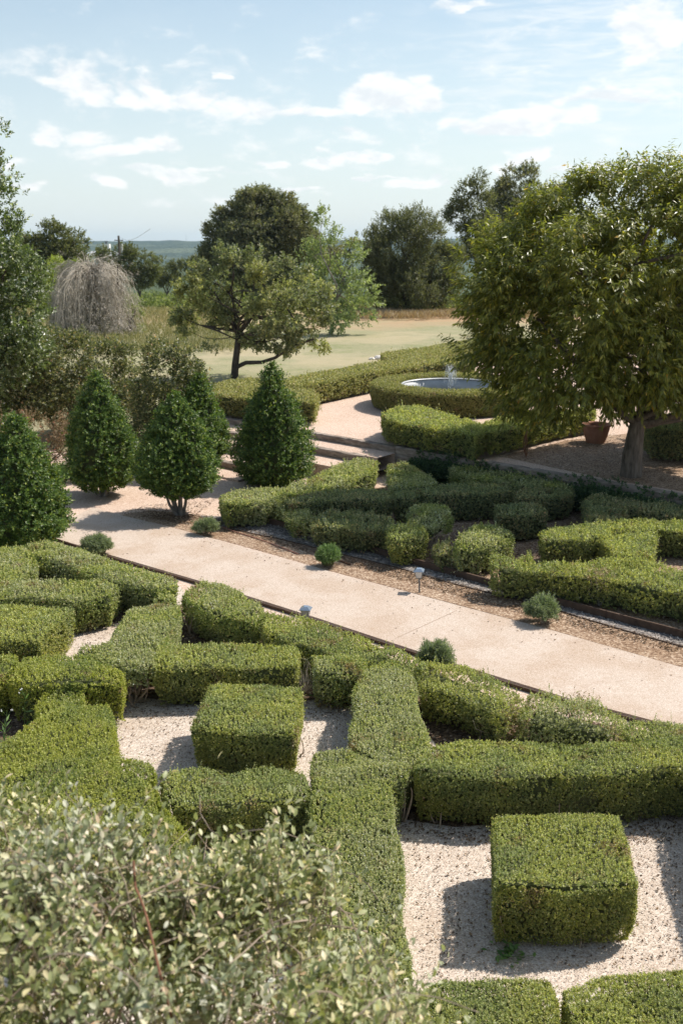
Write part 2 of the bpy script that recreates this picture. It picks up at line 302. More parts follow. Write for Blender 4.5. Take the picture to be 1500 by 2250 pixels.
# ------------------------------------------------------------------ mesh helpers
def nrm(a): return a / np.maximum(np.linalg.norm(a, axis=-1, keepdims=True), 1e-9)
def mesh_np(name, blocks, mats, parent=None, smooth=()):
    """blocks: (verts, faces (n,k), material index); becomes ONE object."""
    blocks = [b for b in blocks if b is not None and len(b[0]) and len(b[1])]
    me = bpy.data.meshes.new(name)
    nv = sum(len(b[0]) for b in blocks); co = np.concatenate([np.asarray(b[0], float) for b in blocks]).astype(np.float32)
    li, ls, lt, mi, sm = [], [], [], [], []; off = 0; lo = 0
    for v, f, k in blocks:
        f = np.asarray(f, np.int64); n, kk = f.shape
        li.append((f + off).ravel()); ls.append(lo + np.arange(n) * kk); lt.append(np.full(n, kk)); mi.append(np.full(n, k)); sm.append(np.full(n, k in smooth))
        off += len(v); lo += n * kk
    li = np.concatenate(li); ls = np.concatenate(ls); mi = np.concatenate(mi); sm = np.concatenate(sm)
    me.vertices.add(nv); me.vertices.foreach_set('co', co.ravel())
    me.loops.add(len(li)); me.loops.foreach_set('vertex_index', li.astype(np.int32))
    me.polygons.add(len(ls)); me.polygons.foreach_set('loop_start', ls.astype(np.int32))
    me.polygons.foreach_set('material_index', mi.astype(np.int32)); me.polygons.foreach_set('use_smooth', sm)
    me.update(calc_edges=True); me.validate()
    for mm in mats: me.materials.append(mm)
    o = bpy.data.objects.new(name, me); COL.objects.link(o)
    if parent is not None: o.parent = parent; o.matrix_parent_inverse = parent.matrix_world.inverted() if False else o.matrix_parent_inverse
    return o
def empty(name, loc):
    o = bpy.data.objects.new(name, None); COL.objects.link(o); o.location = [float(x) for x in loc]; o.empty_display_size = .2; return o
def child(o, par):
    """parent o (built in world coordinates) under par, which sits at its base."""
    o.parent = par
    if o.type == 'MESH':
        n = len(o.data.vertices); co = np.empty(n * 3, np.float32); o.data.vertices.foreach_get('co', co)
        co = co.reshape(-1, 3) - np.array(par_world(par), np.float32); o.data.vertices.foreach_set('co', co.ravel()); o.data.update()
    return o
def par_world(p):
    s = np.zeros(3)
    while p is not None: s += np.array(p.location); p = p.parent
    return s
def rebase(o, loc):
    """move a top-level mesh's origin to its base."""
    n = len(o.data.vertices); co = np.empty(n * 3, np.float32); o.data.vertices.foreach_get('co', co)
    loc = np.array(loc, float); co = co.reshape(-1, 3) - loc.astype(np.float32); o.data.vertices.foreach_set('co', co.ravel()); o.data.update()
    o.location = [float(x) for x in loc]; return o
def tag(o, label=None, cat=None, group=None, kind=None):
    for k, v in (('label', label), ('category', cat), ('group', group), ('kind', kind)):
        if v: o[k] = v
    return o
def sn(P, scale, seed=0, n=7):
    """cheap smooth noise, about -1..1"""
    r = np.random.default_rng(seed + 100); P = np.asarray(P, float); s = np.zeros(P.shape[:-1])
    for i in range(n):
        d = nrm(r.normal(size=P.shape[-1])); s += np.sin(P @ (d * scale * (1 + .35 * i)) + r.uniform(0, 6.28)) / (1 + .25 * i)
    return s / 2.6
def rdir(n, r=None): return nrm((r or rng).normal(size=(n, 3)))

def leaves(P, D, N, L, Wd, fold=.15):
    """one four-cornered folded blade per row"""
    D = nrm(D); S = nrm(np.cross(D, N)); N2 = np.cross(S, D); n = len(P)
    L = np.broadcast_to(L, n)[:, None]; Wd = np.broadcast_to(Wd, n)[:, None]
    v = np.stack([P, P + D * L * .45 + S * Wd * .5 + N2 * Wd * fold, P + D * L, P + D * L * .45 - S * Wd * .5 + N2 * Wd * fold], 1).reshape(-1, 3)
    return v, np.arange(n * 4).reshape(n, 4)
def leaves6(P, D, N, L, Wd, fold=.18, curl=.12):
    """rounder leaf of four faces for plants close to the camera"""
    D = nrm(D); S = nrm(np.cross(D, N)); N2 = np.cross(S, D); n = len(P)
    L = np.broadcast_to(L, n)[:, None]; Wd = np.broadcast_to(Wd, n)[:, None]
    a = P; m1 = P + D * L * .35 - N2 * L * 0; m2 = P + D * L * .72 - N2 * L * curl * .4; tip = P + D * L - N2 * L * curl
    l1 = m1 + S * Wd * .46 + N2 * Wd * fold; r1 = m1 - S * Wd * .46 + N2 * Wd * fold
    l2 = m2 + S * Wd * .40 + N2 * Wd * fold; r2 = m2 - S * Wd * .40 + N2 * Wd * fold
    v = np.stack([a, m1, m2, tip, l1, l2, r1, r2], 1).reshape(-1, 3); b = (np.arange(n) * 8)[:, None]
    tri = np.concatenate([b + np.array([[0, 1, 4]]), b + np.array([[0, 6, 1]]), b + np.array([[2, 3, 5]]), b + np.array([[2, 7, 3]])])
    quad = np.concatenate([b + np.array([[1, 2, 5, 4]]), b + np.array([[1, 6, 7, 2]])])
    return v, tri, quad
def sprigs(base, dirs, L, n, ll, lw, spread=.9, droop=0., fold=.15, taper=.3, six=False, jit=.25):
    """leafy shoots: n leaves spiralling up each shoot"""
    m = len(base); L = np.broadcast_to(L, m)
    dirs = nrm(dirs); ref = np.where(np.abs(dirs[:, 2:3]) < .9, np.array([[0, 0, 1.]]), np.array([[1., 0, 0]]))
    a = nrm(np.cross(dirs, ref)); b = np.cross(dirs, a)
    k = np.arange(n); fr = (k[None] + rng.uniform(.2, .9, (m, n))) / n
    ang = rng.uniform(0, 6.28, (m, 1)) + k[None] * 2.4 + rng.normal(0, .3, (m, n))
    Pp = base[:, None] + dirs[:, None] * (L[:, None] * fr)[..., None]
    perp = a[:, None] * np.cos(ang)[..., None] + b[:, None] * np.sin(ang)[..., None]
    D = dirs[:, None] * (1 - spread * .5 + .5 * fr[..., None]) + perp * spread + rng.normal(0, jit, (m, n, 3)) + np.array([0, 0, -droop])
    Pp = Pp.reshape(-1, 3); D = nrm(D.reshape(-1, 3)); dd = np.repeat(dirs, n, 0)
    N = nrm(dd * .8 + rng.normal(0, .35, dd.shape) + np.array([0, 0, .35]))
    sz = 1 - taper * fr.ravel() * rng.uniform(.5, 1.2, m * n); sz = sz * rng.uniform(.75, 1.2, m * n)
    return (leaves6 if six else leaves)(Pp, D, N, ll * sz, lw * sz, fold)
def tube(pts, rad, seg=7, cap=True):
    pts = np.asarray(pts, float); n = len(pts); rad = np.broadcast_to(rad, n)
    T = nrm(np.gradient(pts, axis=0)); ref = np.array([0, 0, 1.]) if abs(T[0][2]) < .9 else np.array([1., 0, 0])
    A = nrm(np.cross(T, ref)); B = np.cross(T, A); an = np.arange(seg) / seg * 2 * np.pi
    v = (pts[:, None] + (A[:, None] * np.cos(an)[None, :, None] + B[:, None] * np.sin(an)[None, :, None]) * rad[:, None, None]).reshape(-1, 3)
    f = [[i * seg + j, i * seg + (j + 1) % seg, (i + 1) * seg + (j + 1) % seg, (i + 1) * seg + j] for i in range(n - 1) for j in range(seg)]
    return v, np.array(f)
def joinq(lst):
    vs, fs, o = [], [], 0
    for v, f in lst: vs.append(v); fs.append(np.asarray(f) + o); o += len(v)
    return np.concatenate(vs), np.concatenate(fs)
def curve(a, b, bend=.1, n=6, up=0.):
    a = np.asarray(a, float); b = np.asarray(b, float); L = np.linalg.norm(b - a); tt = np.linspace(0, 1, n)[:, None]
    off = rng.normal(size=3) * L * bend; o2 = rng.normal(size=3) * L * bend * .4
    return a + (b - a) * tt + np.sin(np.pi * tt) * off + np.sin(2 * np.pi * tt) * o2 + np.array([0, 0, up * L]) * np.sin(np.pi * tt)
def box(c, U3, dims, bevel=0.):
    """box centred at c, first axis along the unit vector U3 (horizontal)"""
    X = np.array([U3[0], U3[1], 0.]); Y = np.array([-U3[1], U3[0], 0.]); Z = np.array([0, 0, 1.]); dx, dy, dz = [d / 2 for d in dims]
    v = [np.asarray(c) + X * sx * dx + Y * sy * dy + Z * sz * dz for sz in (-1, 1) for sy in (-1, 1) for sx in (-1, 1)]
    f = [[0, 2, 3, 1], [4, 5, 7, 6], [0, 1, 5, 4], [2, 6, 7, 3], [0, 4, 6, 2], [1, 3, 7, 5]]
    return np.array(v), np.array(f)
def lathe(prof, c, seg=40, flute=0., nfl=0, twist=0.):
    """prof: (radius, z)"""
    an = np.arange(seg) / seg * 2 * np.pi; vs = []
    for r, z, *fl in prof:
        k = 1 + (flute * (np.cos(an * nfl + twist * z)) if fl and fl[0] else 0)
        vs.append(np.stack([c[0] + r * k * np.cos(an), c[1] + r * k * np.sin(an), np.full(seg, c[2] + z)], 1))
    f = [[i * seg + j, i * seg + (j + 1) % seg, (i + 1) * seg + (j + 1) % seg, (i + 1) * seg + j] for i in range(len(prof) - 1) for j in range(seg)]
    return np.concatenate(vs), np.array(f)

def poly_area(p): x, y = p[:, 0], p[:, 1]; return .5 * np.sum(x * np.roll(y, -1) - y * np.roll(x, -1))
def sheet(name, pts, z, material, kind='structure', dz=0):
    """flat ground sheet from world xy points"""
    p = [Vector((a[0], a[1], 0)) for a in pts]; tr = np.array(tessellate_polygon([p]))
    v = np.array([[a[0], a[1], z] for a in pts]); 
    a, b, c = v[tr[:, 0]], v[tr[:, 1]], v[tr[:, 2]]; flip = np.cross(b - a, c - a)[:, 2] < 0; tr[flip] = tr[flip][:, ::-1]
    o = mesh_np(name, [(v, tr, 0)], [material]); 
    if kind: o['kind'] = kind
    return o
def resample(p, step, closed=True):
    q = np.vstack([p, p[:1]]) if closed else p; d = np.linalg.norm(np.diff(q, axis=0), axis=1); out = []
    for i in range(len(d)):
        k = max(1, int(round(d[i] / step))); out += [q[i] + (q[i + 1] - q[i]) * j / k for j in range(k)]
    if not closed: out.append(q[-1])
    return np.array(out)
def edge_dist(P, poly):
    a = poly; b = np.roll(poly, -1, 0); best = np.full(len(P), 1e9); nn = np.zeros((len(P), 2))
    for i in range(len(a)):
        e = b[i] - a[i]; L2 = e @ e
        if L2 < 1e-9: continue
        tt = np.clip(((P - a[i]) @ e) / L2, 0, 1); q = a[i] + tt[:, None] * e; d = np.linalg.norm(P - q, axis=1)
        m = d < best; best[m] = d[m]; nrmv = np.array([e[1], -e[0]]) / math.sqrt(L2); nn[m] = nrmv
    return best, nn
def sample_poly(poly, n):
    tr = np.array(tessellate_polygon([[Vector((a[0], a[1], 0)) for a in poly]])); a, b, c = poly[tr[:, 0]], poly[tr[:, 1]], poly[tr[:, 2]]
    ar = np.abs(np.cross(b - a, c - a)) * .5; i = rng.choice(len(tr), n, p=ar / ar.sum()); r1 = np.sqrt(rng.uniform(0, 1, n)); r2 = rng.uniform(0, 1, n)
    return a[i] * (1 - r1)[:, None] + b[i] * (r1 * (1 - r2))[:, None] + c[i] * (r1 * r2)[:, None]

# ------------------------------------------------------------------ hedges
def stems_block(c, z0, h, n=7, r=.3, rad=.009, top_spread=.8):
    ts = []
    for i in range(n):
        a = rng.uniform(0, 6.28); b0 = np.array([c[0] + rng.normal(0, .05), c[1] + rng.normal(0, .05), z0])
        e = np.array([c[0] + math.cos(a) * r * rng.uniform(.3, 1) * top_spread, c[1] + math.sin(a) * r * rng.uniform(.3, 1) * top_spread, z0 + h * rng.uniform(.85, 1.0)])
        ts.append(tube(curve(b0, e, .10, 7), np.linspace(rad * rng.uniform(.8, 1.3), rad * .4, 7), 5))
    return joinq(ts)
NH = 0
HOLES = [(292, 1532, .30), (280, 1522, .28), (335, 1322, .22), (868, 1792, .20), (935, 1222, .26)]   # where the photograph shows the hedges hollow and bare-stemmed
def hedge(label, px, material='box_lime', z0=0., h=.5, rag=0., dens=1., leaf=None, group=None, world=None, stems=None, seed=None, bottom=.04, cat='hedge', inset=.07, shoots=0, bald=0., name='box_hedge', side_dens=1.0, raggap=0.):
    global NH; NH += 1; sd = seed or NH
    if group == GF: rag = rag * .55 if rag < .75 else rag * .8
    poly = np.array(world, float) if world is not None else np.array([G(x, y, z0 + h)[:2] for x, y in px])
    if poly_area(poly) < 0: poly = poly[::-1]
    cen = poly.mean(0); dist = float(np.linalg.norm([cen[0], cen[1], CAM_H]))
    if leaf is None: leaf = float(np.clip(  .0020 * dist, .0155, .06))
    lw = leaf * .70; nl = 7
    per = 1.15 * dens * .62 / (nl * leaf * lw * .5)          # shoots per square metre for the wished cover
    per *= 3.3
    # roughened outline
    rp = resample(poly, .12); e = np.roll(rp, -1, 0) - np.roll(rp, 1, 0); on = nrm(np.stack([e[:, 1], -e[:, 0]], 1))
    rp = rp + on * (sn(rp, 3.2, sd) * .02 + sn(rp, 9, sd + 5) * .012)[:, None] * (1 + rag * 1.2)
    area = poly_area(rp); seg = np.linalg.norm(np.roll(rp, -1, 0) - rp, axis=1); per_len = seg.sum()
    rr = .042
    def top_z(P): return z0 + h + sn(P, 2.0, sd + 9) * .022 * (1 + rag) + sn(P, 7, sd + 3) * (.014 + .03 * rag)
    # top shoots
    n1 = max(30, int(area * per)); P = sample_poly(rp, n1); d, en = edge_dist(P, rp)
    k = np.clip(1 - d / rr, 0, 1); z = top_z(P) - (1 - np.sqrt(np.clip(1 - k * k, 0, 1))) * rr
    N1 = nrm(np.concatenate([en * (k ** 1.5)[:, None], (1 - .5 * k)[:, None]], 1) + rng.normal(0, .22, (n1, 3)))
    tops = np.column_stack([P, z]) - N1 * leaf * 1.2
    # side shoots
    n2 = int(per_len * (h - bottom) * per * 1.3 * side_dens); i = rng.choice(len(rp), n2, p=seg / seg.sum()); f = rng.uniform(0, 1, n2)[:, None]
    q = rp[i] * (1 - f) + np.roll(rp, -1, 0)[i] * f; zz = rng.uniform(0, 1, n2) ** .9; zz = bottom + zz * (h - bottom - .02)
    onn = nrm(on[i] + 1e-6); under = np.clip(1 - zz / (h * .6), 0, 1)
    g = sn(np.column_stack([q, zz]), 5, sd + 2)
    q = q - onn * (inset * under ** 1.3)[:, None] + onn * (g * .022 * (1 + rag))[:, None]
    kk = np.clip((zz - (h - rr)) / rr, 0, 1); q = q - onn * ((1 - np.sqrt(1 - kk * kk)) * rr)[:, None]
    N2 = nrm(np.column_stack([onn, kk * .8 + .12]) + rng.normal(0, .28, (n2, 3))); sides = np.column_stack([q, z0 + zz]) - N2 * leaf * 1.0
    keep = ~((g < -.55) & (rng.uniform(size=n2) < .55 + bald)) & ~((zz < .16) & (rng.uniform(size=n2) < .25 + bald))
    if raggap: keep &= ~((sn(np.column_stack([q, zz * 2]), 4.2, sd + 31) < -.35) & (zz < h * .6) & (rng.uniform(size=n2) < raggap))
    for (sx_, sy_, rs) in (HOLES if z0 == 0 else []):
        gs = G(sx_, sy_, z0); keep &= ~((np.linalg.norm(sides[:, :2] - gs[:2], axis=1) < rs) & (zz < h * .74))
    sides, N2 = sides[keep], N2[keep]
    base = np.concatenate([tops, sides]); Nn = np.concatenate([N1, N2]); Nn[:, 2] += .25; Nn = nrm(Nn)
    if rag > 0:
        hi = np.clip(sn(base, 6, sd + 20), -.2, 1); base = base + Nn * (hi * .05 * rag)[:, None] + rng.normal(0, .012 * rag, base.shape)
    sl = leaf * rng.uniform(1.1, 2.1, len(base)); tall = rng.uniform(size=len(base)) < .035 + .05 * rag; sl = np.where(tall, sl * rng.uniform(1.5, 2.6 + 1.6 * rag, len(base)), sl)
    young = (np.arange(len(base)) < n1) & (rng.uniform(size=len(base)) < .62)  # top shoots that take the leaf colours brightened as if sunlit
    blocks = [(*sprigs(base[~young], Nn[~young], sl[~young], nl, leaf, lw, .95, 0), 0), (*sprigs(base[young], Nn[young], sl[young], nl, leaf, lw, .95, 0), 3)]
    if shoots:
        ss = sample_poly(rp, shoots); bs = np.column_stack([ss, top_z(ss) - .03]); dd = np.column_stack([rng.normal(0, .22, (shoots, 2)), np.ones(shoots)])
        blocks.append((*sprigs(bs, dd, rng.uniform(.07, .17, shoots), 16, leaf * .95, lw, .8), 0))
    # inner twiggy body, 4-6 cm inside the leaves
    ins = .042 + .06 * min(rag, 1); ip = []
    for j in range(len(poly)):
        a, b, c = poly[j - 1], poly[j], poly[(j + 1) % len(poly)]; e1, e2 = nrm(b - a), nrm(c - b)
        m1 = np.array([-e1[1], e1[0]]); m2 = np.array([-e2[1], e2[0]]); mm = nrm(m1 + m2); kx = min(1.8, 1 / max(.3, float(mm @ m1)))
        ip.append(b + mm * ins * kx)
    ip = np.array(ip); n = len(ip); tr = np.array(tessellate_polygon([[Vector((a[0], a[1], 0)) for a in ip]]))
    lowp = ip + nrm(cen - ip) * .06; vb = np.concatenate([np.column_stack([lowp, np.full(n, z0 + bottom + .03)]), np.column_stack([ip, np.full(n, z0 + h - .16)]), np.column_stack([ip + nrm(cen - ip) * .05, np.full(n, z0 + h - .058 - .05 * rag)])])
    qs = [[r * n + j, r * n + (j + 1) % n, (r + 1) * n + (j + 1) % n, (r + 1) * n + j] for r in (0, 1) for j in range(n)]
    blocks += [(vb, np.array(qs), 1), (vb, tr + 2 * n, 1), (vb, tr[:, ::-1], 1)]
    # woody stems reaching the ground all along
    ns = max(3, int(area * 5)); sp_ = sample_poly(ip, ns) if poly_area(ip) > 0 else np.repeat(cen[None], 3, 0)
    blocks.append((*joinq([stems_block(s, z0 - .01, h * .6, 3, .12, .008) for s in sp_]), 2))
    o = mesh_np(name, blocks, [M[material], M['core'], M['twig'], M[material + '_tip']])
    o['category'] = cat; o['label'] = label
    if group: o['group'] = group
    rebase(o, (cen[0], cen[1], z0))
    if stems:
        for (sx_, sy_, hh, rs) in stems:
            g0 = G(sx_, sy_, z0); g0 = g0 + np.array([0, -.05, 0]); st = mesh_np('bare_stems', [(*stems_block(g0, z0, hh, 16, rs, .013, 1.), 0)], [M['twig']]); child(st, o)
    return o

GN = 'clipped box hedges of the near knot garden'
GF = 'clipped box hedges of the knot garden beyond the path'
GT = 'clipped box hedges round the fountain terrace'
GC = 'clipped box cubes standing on the gravel'

# near parterre ------------------------------------------------------
hedge('large square box cube at lower right standing alone on pale gravel', [(1083, 1790), (1220, 1787), (1360, 1792), (1400, 1940), (1240, 1950), (1085, 1942)], 'box_lime', h=.56, group=GC, name='box_cube', dens=1.1)
hedge('square box cube on gravel between two hedge bands, left of centre', [(468, 1502), (565, 1503), (663, 1508), (650, 1607), (540, 1606), (425, 1594)], 'box_lime', h=.56, group=GC, name='box_cube', dens=1.1)
hedge('box cube cut off by the left edge, above the gravel strip', [(-80, 1330), (20, 1328), (162, 1337), (150, 1352), (88, 1405), (0, 1408), (-110, 1400)], 'box_lime', h=.55, group=GC, name='box_cube')
hedge('long diagonal hedge starting below the grey rounded bush at the path', [(55, 1197), (100, 1188), (190, 1212), (290, 1243), (384, 1272), (386, 1290), (360, 1298), (290, 1282), (215, 1262), (130, 1236), (75, 1222)], 'box_grey', h=.52, rag=.2, group=GN, stems=[(322, 1322, .3, .2), (345, 1318, .28, .2)])
hedge('short hedge band running down-left at the left edge below the long diagonal', [(-60, 1205), (55, 1199), (74, 1222), (72, 1250), (20, 1290), (-60, 1300), (-160, 1260)], 'box_grey', h=.52, group=GN)
hedge('horizontal hedge at left edge just behind the cut off cube', [(-120, 1290), (0, 1280), (120, 1277), (232, 1275), (262, 1285), (245, 1305), (165, 1318), (0, 1312), (-120, 1320)], 'box_grey', h=.52, rag=.2, group=GN)
hedge('steep hedge band climbing from the stemmed tuft toward the path', [(283, 1337), (345, 1325), (390, 1328), (396, 1350), (372, 1395), (362, 1414), (340, 1418), (262, 1428), (170, 1430), (180, 1418), (238, 1408), (262, 1375)], 'box_grey', h=.52, group=GN)
hedge('small leafy hedge tuft at the top end of the steep band', [(342, 1303), (370, 1297), (387, 1308), (388, 1322), (345, 1320)], 'box_grey', h=.45, rag=.3, group=GN)
hedge('raised hedge tuft on pale bare stems where the steep band meets the long hedge', [(175, 1434), (262, 1432), (338, 1424), (336, 1464), (300, 1468), (262, 1462)], 'box_grey', h=.53, rag=.3, group=GN, bottom=.29, bald=.2, stems=[(288, 1538, .45, .30), (300, 1530, .42, .26)])
hedge('long horizontal hedge running right behind the centre box cube', [(342, 1421), (440, 1413), (560, 1414), (645, 1420), (662, 1440), (655, 1458), (560, 1466), (440, 1464), (342, 1466)], 'box_lime', h=.52, rag=.15, group=GN)
hedge('lime hedge block at left edge beside the weeds, below the cut off cube', [(-60, 1445), (34, 1438), (36, 1462), (0, 1490), (-70, 1500)], 'box_yellow', h=.5, group=GN)
hedge('broad lime hedge arm left of the pale bare stems', [(52, 1448), (175, 1440), (274, 1474), (268, 1500), (180, 1497), (122, 1500), (60, 1506), (20, 1495)], 'box_yellow', h=.52, rag=.2, group=GN)
hedge('small lime hedge neck joining the two broad lime hedges', [(122, 1512), (174, 1508), (178, 1540), (150, 1562), (92, 1572), (88, 1545)], 'box_yellow', h=.46, rag=.4, group=GN)
hedge('very broad lime hedge sweeping from gravel down behind the silvery shrub', [(160, 1548), (240, 1541), (258, 1572), (250, 1610), (236, 1662), (320, 1674), (334, 1700), (338, 1768), (400, 1812), (440, 1860), (420, 1950), (250, 2000), (0, 1990), (-140, 1880), (-120, 1700), (0, 1640), (70, 1590), (95, 1572)], 'box_yellow', h=.52, rag=.2, group=GN, dens=1.1)
hedge('squat dark-fronted hedge block right in front of the centre cube', [(350, 1700), (440, 1685), (505, 1694), (580, 1680), (668, 1690), (684, 1732), (676, 1752), (590, 1758), (500, 1768), (440, 1770), (372, 1768)], 'box_lime', h=.52, rag=.2, group=GN)
hedge('wide hedge band running down between the two gravel squares, upper part', [(795, 1462), (860, 1448), (908, 1482), (918, 1540), (938, 1600), (948, 1640), (930, 1680), (905, 1690), (850, 1684), (770, 1640), (778, 1580), (785, 1520)], 'box_grey', h=.52, group=GN, dens=1.1)
hedge('wide hedge band reaching down to the silvery shrub, left of the large cube', [(690, 1652), (768, 1642), (850, 1680), (898, 1684), (898, 1705), (862, 1722), (866, 1800), (876, 1880), (884, 1960), (888, 2060), (900, 2140), (740, 2110), (705, 1960), (692, 1860), (688, 1750)], 'box_grey', h=.52, rag=.1, group=GN, dens=1.1, stems=[(868, 1790, .40, .22)])
hedge('short dark hedge link between the long hedge and the wide band', [(682, 1442), (740, 1436), (800, 1446), (798, 1464), (784, 1476), (690, 1472)], 'box_grey', h=.5, rag=.3, group=GN, shoots=10)
hedge('thick horizontal hedge on the right behind the large cube', [(918, 1650), (945, 1634), (1030, 1622), (1140, 1632), (1250, 1634), (1380, 1630), (1600, 1612), (1700, 1640), (1700, 1700), (1500, 1690), (1300, 1702), (1120, 1706), (1020, 1700), (945, 1696), (914, 1690)], 'box_lime', h=.55, rag=.15, group=GN, dens=1.1, bald=.1)
hedge('ragged hedge block beside the path edging, up and left of the hidden lamp', [(410, 1302), (440, 1282), (482, 1280), (530, 1302), (574, 1324), (582, 1346), (560, 1362), (500, 1352), (440, 1334), (416, 1322)], 'box_grey', h=.5, rag=.5, group=GN, shoots=25, stems=[(432, 1390, .35, .25)])
hedge('overgrown diagonal hedge running along the path below the hidden lamp', [(584, 1344), (650, 1352), (720, 1372), (800, 1400), (870, 1428), (925, 1452), (900, 1476), (860, 1446), (800, 1444), (740, 1434), (660, 1412), (590, 1390), (572, 1366)], 'box_lime', h=.48, rag=.6, group=GN, shoots=50)
hedge('thin untidy hedge stretch along the path, dry twigs at its lower end', [(912, 1458), (955, 1452), (1010, 1470), (1080, 1495), (1130, 1520), (1142, 1545), (1110, 1570), (1040, 1545), (980, 1520), (920, 1505)], 'box_lime', h=.46, rag=.8, dens=.8, group=GN, shoots=60, raggap=.5)
hedge('sparse hedge remnant with orange-brown dead patch beside the path', [(1150, 1535), (1200, 1522), (1250, 1545), (1330, 1566), (1368, 1580), (1360, 1605), (1290, 1600), (1200, 1588), (1140, 1572)], 'box_grey', h=.42, rag=.9, dens=.7, group=GN, shoots=50, raggap=.6)
hedge('low hedge end meeting the thick horizontal hedge at the right edge', [(1375, 1590), (1450, 1582), (1600, 1610), (1600, 1622), (1500, 1620), (1385, 1622)], 'box_grey', h=.5, rag=.4, group=GN, shoots=15)
hedge('hedge strip along the bottom edge, left of the narrow gravel gap', [(900, 2190), (965, 2152), (1090, 2150), (1200, 2152), (1228, 2200), (1225, 2340), (900, 2360)], 'box_lime', h=.52, rag=.1, group=GN, dens=1.4)
hedge('hedge in the bottom right corner with a dark cleft', [(1240, 2178), (1312, 2146), (1400, 2140), (1520, 2125), (1700, 2140), (1700, 2340), (1310, 2340), (1262, 2250)], 'box_lime', h=.52, rag=.1, group=GN, dens=1.4)
hedge('hedge block at the far right whose shade falls on the gravel', None, 'box_lime', h=.8, group=GN, world=[(3.05, 6.4), (4.1, 6.5), (4.2, 8.1), (3.35, 8.25)])

# parterre across the path ---------------------------------------------
hedge('flat-topped hedge block at the path end, leftmost across the path', [(484, 1092), (520, 1078), (590, 1070), (622, 1074), (604, 1092), (580, 1104), (495, 1106)], 'box_grey', h=.5, group=GF)
hedge('hedge arm running up right toward the timber steps', [(612, 1074), (690, 1048), (740, 1022), (785, 1008), (826, 1014), (822, 1034), (760, 1060), (690, 1076), (640, 1084)], 'box_grey', h=.5, rag=.5, group=GF, shoots=30)
hedge('long horizontal hedge behind the ragged seedling row', [(622, 1100), (680, 1084), (760, 1076), (850, 1078), (862, 1090), (840, 1100), (740, 1100), (640, 1106)], 'box_dark', h=.5, rag=.1, group=GF)
hedge('wedge-shaped hedge block just below the lowest timber end', [(852, 1022), (890, 1017), (925, 1034), (962, 1060), (925, 1070), (860, 1074)], 'box_grey', h=.5, rag=.3, group=GF)
hedge('dark hedge post between the long hedge and the big square block', [(864, 1082), (915, 1076), (930, 1086), (900, 1094), (868, 1094)], 'box_dark', h=.5, group=GF)
hedge('big rectangular hedge block behind the litter covered bed', [(925, 1076), (975, 1064), (1050, 1061), (1112, 1064), (1120, 1078), (1060, 1086), (990, 1088), (935, 1086)], 'box_dark', h=.55, group=GF)
hedge('long diagonal hedge parallel to the creeper-covered timber wall', [(990, 1024), (1030, 1020), (1120, 1038), (1200, 1052), (1262, 1068), (1250, 1078), (1180, 1070), (1110, 1060), (1040, 1050), (996, 1038)], 'box_grey', h=.5, rag=.3, group=GF)
hedge('medium hedge block right of the big rectangular one', [(1130, 1082), (1155, 1070), (1210, 1064), (1258, 1072), (1250, 1088), (1190, 1096), (1138, 1094)], 'box_dark', h=.5, group=GF)
hedge('shaggy hedge with straw-coloured tips above the lit parallelogram', [(1284, 1100), (1316, 1080), (1350, 1096), (1380, 1130), (1350, 1146), (1300, 1150)], 'box_dark', h=.5, rag=.6, group=GF, shoots=20)
hedge('low diagonal hedge reaching the right edge below the creeper', [(1352, 1090), (1400, 1086), (1500, 1112), (1640, 1150), (1640, 1175), (1500, 1136), (1420, 1128), (1365, 1112)], 'box_dark', h=.5, rag=.3, group=GF)
hedge('small box cube in the litter bed across the path', [(1090, 1110), (1140, 1103), (1188, 1105), (1201, 1124), (1150, 1132), (1094, 1130)], 'box_dark', h=.52, group=GC, name='box_cube')
hedge('dark-sided horizontal hedge right of the litter bed', [(1184, 1170), (1230, 1158), (1310, 1152), (1345, 1164), (1335, 1180), (1260, 1186), (1192, 1186)], 'box_lime', h=.52, rag=.2, group=GF)
hedge('sunlit hedge arm crossing toward the block at the right edge', [(1292, 1152), (1360, 1144), (1438, 1142), (1436, 1192), (1412, 1180), (1398, 1164), (1346, 1166)], 'box_lime', h=.52, rag=.3, group=GF)
hedge('bright sunlit parallelogram top in the middle of the right hedges', [(1318, 1178), (1408, 1170), (1432, 1205), (1430, 1224), (1345, 1218)], 'box_lime', h=.52, rag=.1, group=GF)
hedge('square-cut hedge block touching the right edge across the path', [(1436, 1146), (1500, 1142), (1620, 1150), (1620, 1175), (1500, 1166), (1440, 1162)], 'box_lime', h=.52, group=GF)
hedge('long ragged hedge along the rusty edging, reddish dieback at its right end', [(1080, 1228), (1180, 1240), (1300, 1234), (1352, 1226), (1392, 1230), (1450, 1238), (1560, 1270), (1660, 1310), (1660, 1360), (1500, 1300), (1360, 1274), (1250, 1260), (1150, 1254), (1090, 1246)], 'box_lime', h=.5, rag=.8, group=GF, shoots=120, raggap=.4, bald=.1)
hedge('shaggy rounded hedge clump alone between bare stems and small cube', [(1000, 1186), (1036, 1162), (1098, 1156), (1126, 1176), (1090, 1196), (1050, 1202), (1010, 1204)], 'box_grey', h=.5, rag=.8, group=GF, shoots=30)
hedge('feathery young hedge plants nearest the leftmost flat-topped block', [(606, 1106), (636, 1096), (662, 1112), (684, 1132), (668, 1146), (640, 1140)], 'box_grey', h=.38, rag=1., dens=.75, group=GF, shoots=40, raggap=.5)
hedge('untidy hedge row above the round green bush by the edging', [(684, 1138), (720, 1124), (790, 1126), (858, 1140), (866, 1160), (800, 1164), (740, 1160), (690, 1154)], 'box_dark', h=.46, rag=.8, group=GF, shoots=50, raggap=.3)
